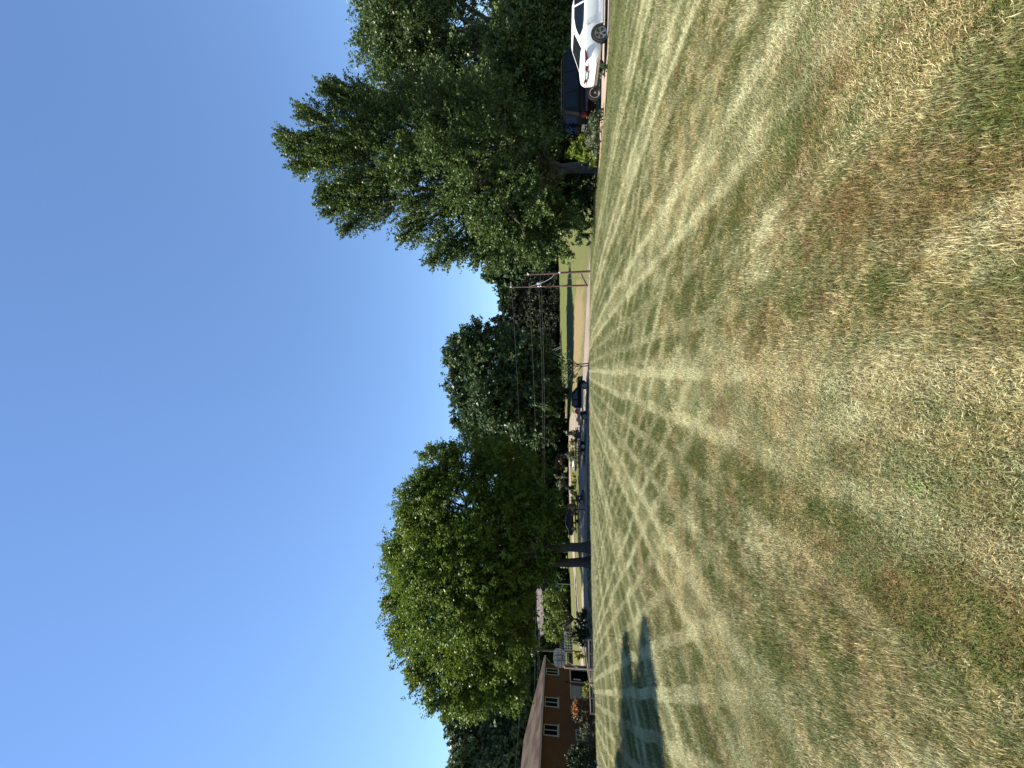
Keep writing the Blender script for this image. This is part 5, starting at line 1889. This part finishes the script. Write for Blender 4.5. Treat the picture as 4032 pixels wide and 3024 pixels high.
# red leaf blower and orange mower riding on the bed
bw = thing('leaf_blower', 'bright red backpack leaf blower standing on the flatbed', 'leaf blower', on_truck(-1.32, -0.6, 0.922), R(-7))
mb = MB()
mb.box(-0.30, 0.28, -0.22, 0.22, 0.02, 0.52)
mb.lathe([(0.10, -0.26), (0.22, -0.25), (0.24, -0.1), (0.2, 0.0)], (0, 0, 0.45), 'y', 14)
mb.build('housing', 'paint_red', bw)
mb = MB()
mb.tube([(-0.25, 0, 0.5), (-0.26, 0.05, 0.78), (0.0, 0.06, 0.84), (0.22, 0.05, 0.8)], 0.05, 8)
mb.build('frame', 'paint_red', bw)
mb = MB()
mb.tube([(0.0, -0.2, 0.45), (-0.3, -0.3, 0.3), (-0.55, -0.3, 0.12), (-0.8, -0.28, 0.06)], 0.07, 8)
mb.build('tube', 'plastic_black', bw)
mw = thing('walk_mower', 'small orange and black mower lying at the rear of the flatbed', 'mower', on_truck(-2.45, -0.45, 0.922), R(-7))
mb = MB()
mb.lathe([(0.10, 0.10), (0.33, 0.10), (0.36, 0.2), (0.26, 0.28), (0.15, 0.42), (0.05, 0.44)], (0, 0, 0), 'z', 16)
mb.build('deck', 'paint_orange', mw)
for q in ((-0.3, -0.25), (0.3, -0.25), (-0.3, 0.25), (0.3, 0.25)):
    MB().lathe([(0.03, -0.03), (0.10, -0.03), (0.10, 0.03), (0.03, 0.03)], (q[0], q[1], 0.10), 'y', 12).build('wheel', 'rubber', mw)
mb = MB()
mb.tube([(-0.25, -0.18, 0.2), (0.55, -0.18, 0.55), (0.62, 0.0, 0.58), (0.55, 0.18, 0.55), (-0.25, 0.18, 0.2)], 0.016, 6)
mb.build('handle', 'steel_black', mw)

# --- open steel trailer with rail sides and trimmer rack behind the truck
tlp = on_ground(2312, 1690, 50.4)
tl = thing('utility_trailer', 'open black steel rail trailer hitched behind the pickup', 'trailer', (tlp.x, 50.4, gz(tlp.x - 2.5, 50.4) + 0.06), R(-3))
TL = 4.7
MB().box(-TL, 0, -0.95, 0.95, 0.52, 0.60).build('bed', 'steel_black', tl)
mb = MB()
mb.tube([(0, -0.8, 0.56), (1.15, 0, 0.52), (0, 0.8, 0.56)], 0.04, 6)
mb.tube([(0, 0, 0.56), (1.3, 0, 0.52)], 0.045, 6)
mb.build('drawbar', 'steel_black', tl)
for s_ in (-1, 1):
    for zz in (0.82, 1.08):
        MB().tube([(-TL, s_ * 0.95, zz), (0, s_ * 0.95, zz)], 0.045, 6).build('rail', 'steel_black', tl)
    for k in range(8):
        x_ = -TL * k / 7
        MB().tube([(x_, s_ * 0.95, 0.60), (x_, s_ * 0.95, 1.08)], 0.042, 6).build('upright', 'steel_black', tl)
    for wx in (-2.0, -2.85):
        wheel(tl, wx, s_ * 1.12, 0.30, s_, rim='steel_grey')
    mb = MB()
    mb.box(-3.25, -1.6, min(s_ * 0.97, s_ * 1.16), max(s_ * 0.97, s_ * 1.16), 0.63, 0.66)
    mb.build('mudguard', 'steel_black', tl)
mb = MB()
mb.tube([(0.0, -0.95, 1.08), (0.0, 0.95, 1.08)], 0.03, 6)
mb.tube([(0.0, -0.95, 1.06), (-0.6, -0.95, 0.62)], 0.02, 6)
mb.build('front_rail', 'steel_black', tl)
for x_ in (-0.95, -1.85):
    mb = MB()
    mb.tube([(x_, 0.97, 0.9), (x_, 0.97, 1.95)], 0.045, 6)
    mb.tube([(x_ - 0.22, 0.97, 1.50), (x_ + 0.22, 0.97, 1.50)], 0.025, 6)
    mb.tube([(x_ - 0.18, 0.97, 1.86), (x_ + 0.18, 0.97, 1.86)], 0.025, 6)
    mb.build('rack_post', 'steel_black', tl)
mb = MB()
mb.box(-1.1, -0.35, -0.5, 0.2, 0.605, 1.02)
mb.build('tool_chest', 'paint_dark_red', tl)
TLM = Matrix.Translation(tl.location) @ Matrix.Rotation(R(-3), 4, 'Z')
for k, x_ in enumerate((-1.05, -1.95)):
    o = thing('string_trimmer', ('front' if k == 0 else 'rear') + ' string trimmer hanging on the trailer rack', 'trimmer', TLM @ Vector((x_ - 0.35, 0.90, 1.56)), R(-3), 'trimmers on the rack')
    MB().tube([(-0.85, 0, -0.06), (0.75, 0, 0.04)], 0.02, 6).build('shaft', 'steel_black', o)
    mb = MB()
    mb.box(0.62, 0.90, -0.10, 0.10, -0.06, 0.18)
    mb.build('motor', 'paint_orange' if k else 'plastic_black', o)
    mb = MB()
    mb.lathe([(0.03, -0.1), (0.14, -0.08), (0.12, 0.02), (0.03, 0.04)], (-0.85, 0, -0.08), 'z', 12)
    mb.build('cutting_head', 'plastic_black', o)

# --- stand-on mower resting in the tree shade
smp = on_ground(2305, 1962, 50)
sm = thing('standing_mower', 'black wheeled mower standing in the tree shade on the road', 'mower', smp + Vector((0, 0, 0.06)), R(12))
mb = MB()
mb.lathe([(0.3, 0.12), (0.58, 0.14), (0.60, 0.26), (0.50, 0.33), (0.2, 0.36)], (0.25, 0, 0), 'z', 18)
mb.build('cutting_deck', 'steel_black', sm)
mb = MB()
mb.poly([(-0.55, -0.32, 0.35), (0.30, -0.32, 0.35), (0.34, -0.32, 0.75), (0.1, -0.32, 1.02), (-0.3, -0.32, 1.05), (-0.55, -0.32, 0.8)], (0, 0.64, 0))
mb.build('engine_cowl', 'plastic_black', sm)
for s_ in (-1, 1):
    wheel(sm, -0.40, s_ * 0.55, 0.28, s_, rim='steel_grey', wid=0.2)
    mb = MB()
    mb.lathe([(0.03, -0.05), (0.13, -0.05), (0.13, 0.05), (0.03, 0.05)], (0.85, s_ * 0.38, 0.13), 'y', 12)
    mb.build('caster', 'rubber', sm)
mb = MB()
mb.tube([(-0.2, -0.3, 0.95), (-0.5, -0.28, 1.15), (-0.5, 0.28, 1.15), (-0.2, 0.3, 0.95)], 0.02, 6)
mb.build('handlebar', 'steel_black', sm)
MB().box(-0.1, 0.12, -0.36, -0.325, 0.5, 0.62).build('badge', 'paint_white', sm)


# ------------------------------------------------------------------ broad-leaved weeds in the dry lawn
plain('weed_green', (0.085, 0.120, 0.020), 0.6, var=0.35, scale=30)


def weed(label, V, py, n, size, seed):
    d = at(V, py, 10.0) - EYE
    t = 0.0
    for k in range(400):                      # walk down the view ray to the lawn
        t += 0.01
        p = EYE + d * t
        if p.z < gz(p.x, p.y):
            break
    rg = random.Random(seed)
    mb = MB()
    for k in range(n):
        a = rg.uniform(0, 2 * math.pi)
        r0 = size * 0.9 * math.sqrt(rg.random())
        bx, by = r0 * math.cos(a), r0 * math.sin(a)
        th = rg.uniform(0, 2 * math.pi)
        L = size * rg.uniform(0.35, 0.75)
        w = L * rg.uniform(0.07, 0.13)
        c, q = math.cos(th), math.sin(th)
        pts = []
        for s_, h, ww in ((0, 0.0, 0.5), (0.4, 0.45, 1.0), (0.75, 0.62, 0.8), (1.0, 0.55, 0.0)):
            x, y, z = bx + c * L * s_ * 0.8, by + q * L * s_ * 0.8, 0.004 + h * L
            pts.append(((x - q * w * ww, y + c * w * ww, z), (x + q * w * ww, y - c * w * ww, z)))
        vs = [v for pr in pts for v in pr]
        mb.add(vs, [(0, 1, 3, 2), (2, 3, 5, 4), (4, 5, 7, 6)])
    o = mb.build('weed', 'weed_green', None)
    o.location = (p.x, p.y, gz(p.x, p.y))
    tag(o, label, 'weed', 'green weeds in the dry lawn')


weed('largest green weed clump in the dry near lawn', 3720, 1930, 70, 0.055, 1)
weed('small green weed right of the largest clump in the lawn', 3690, 1740, 26, 0.04, 2)
weed('tiny weed rosette in the middle of the lawn', 3195, 1700, 16, 0.035, 3)
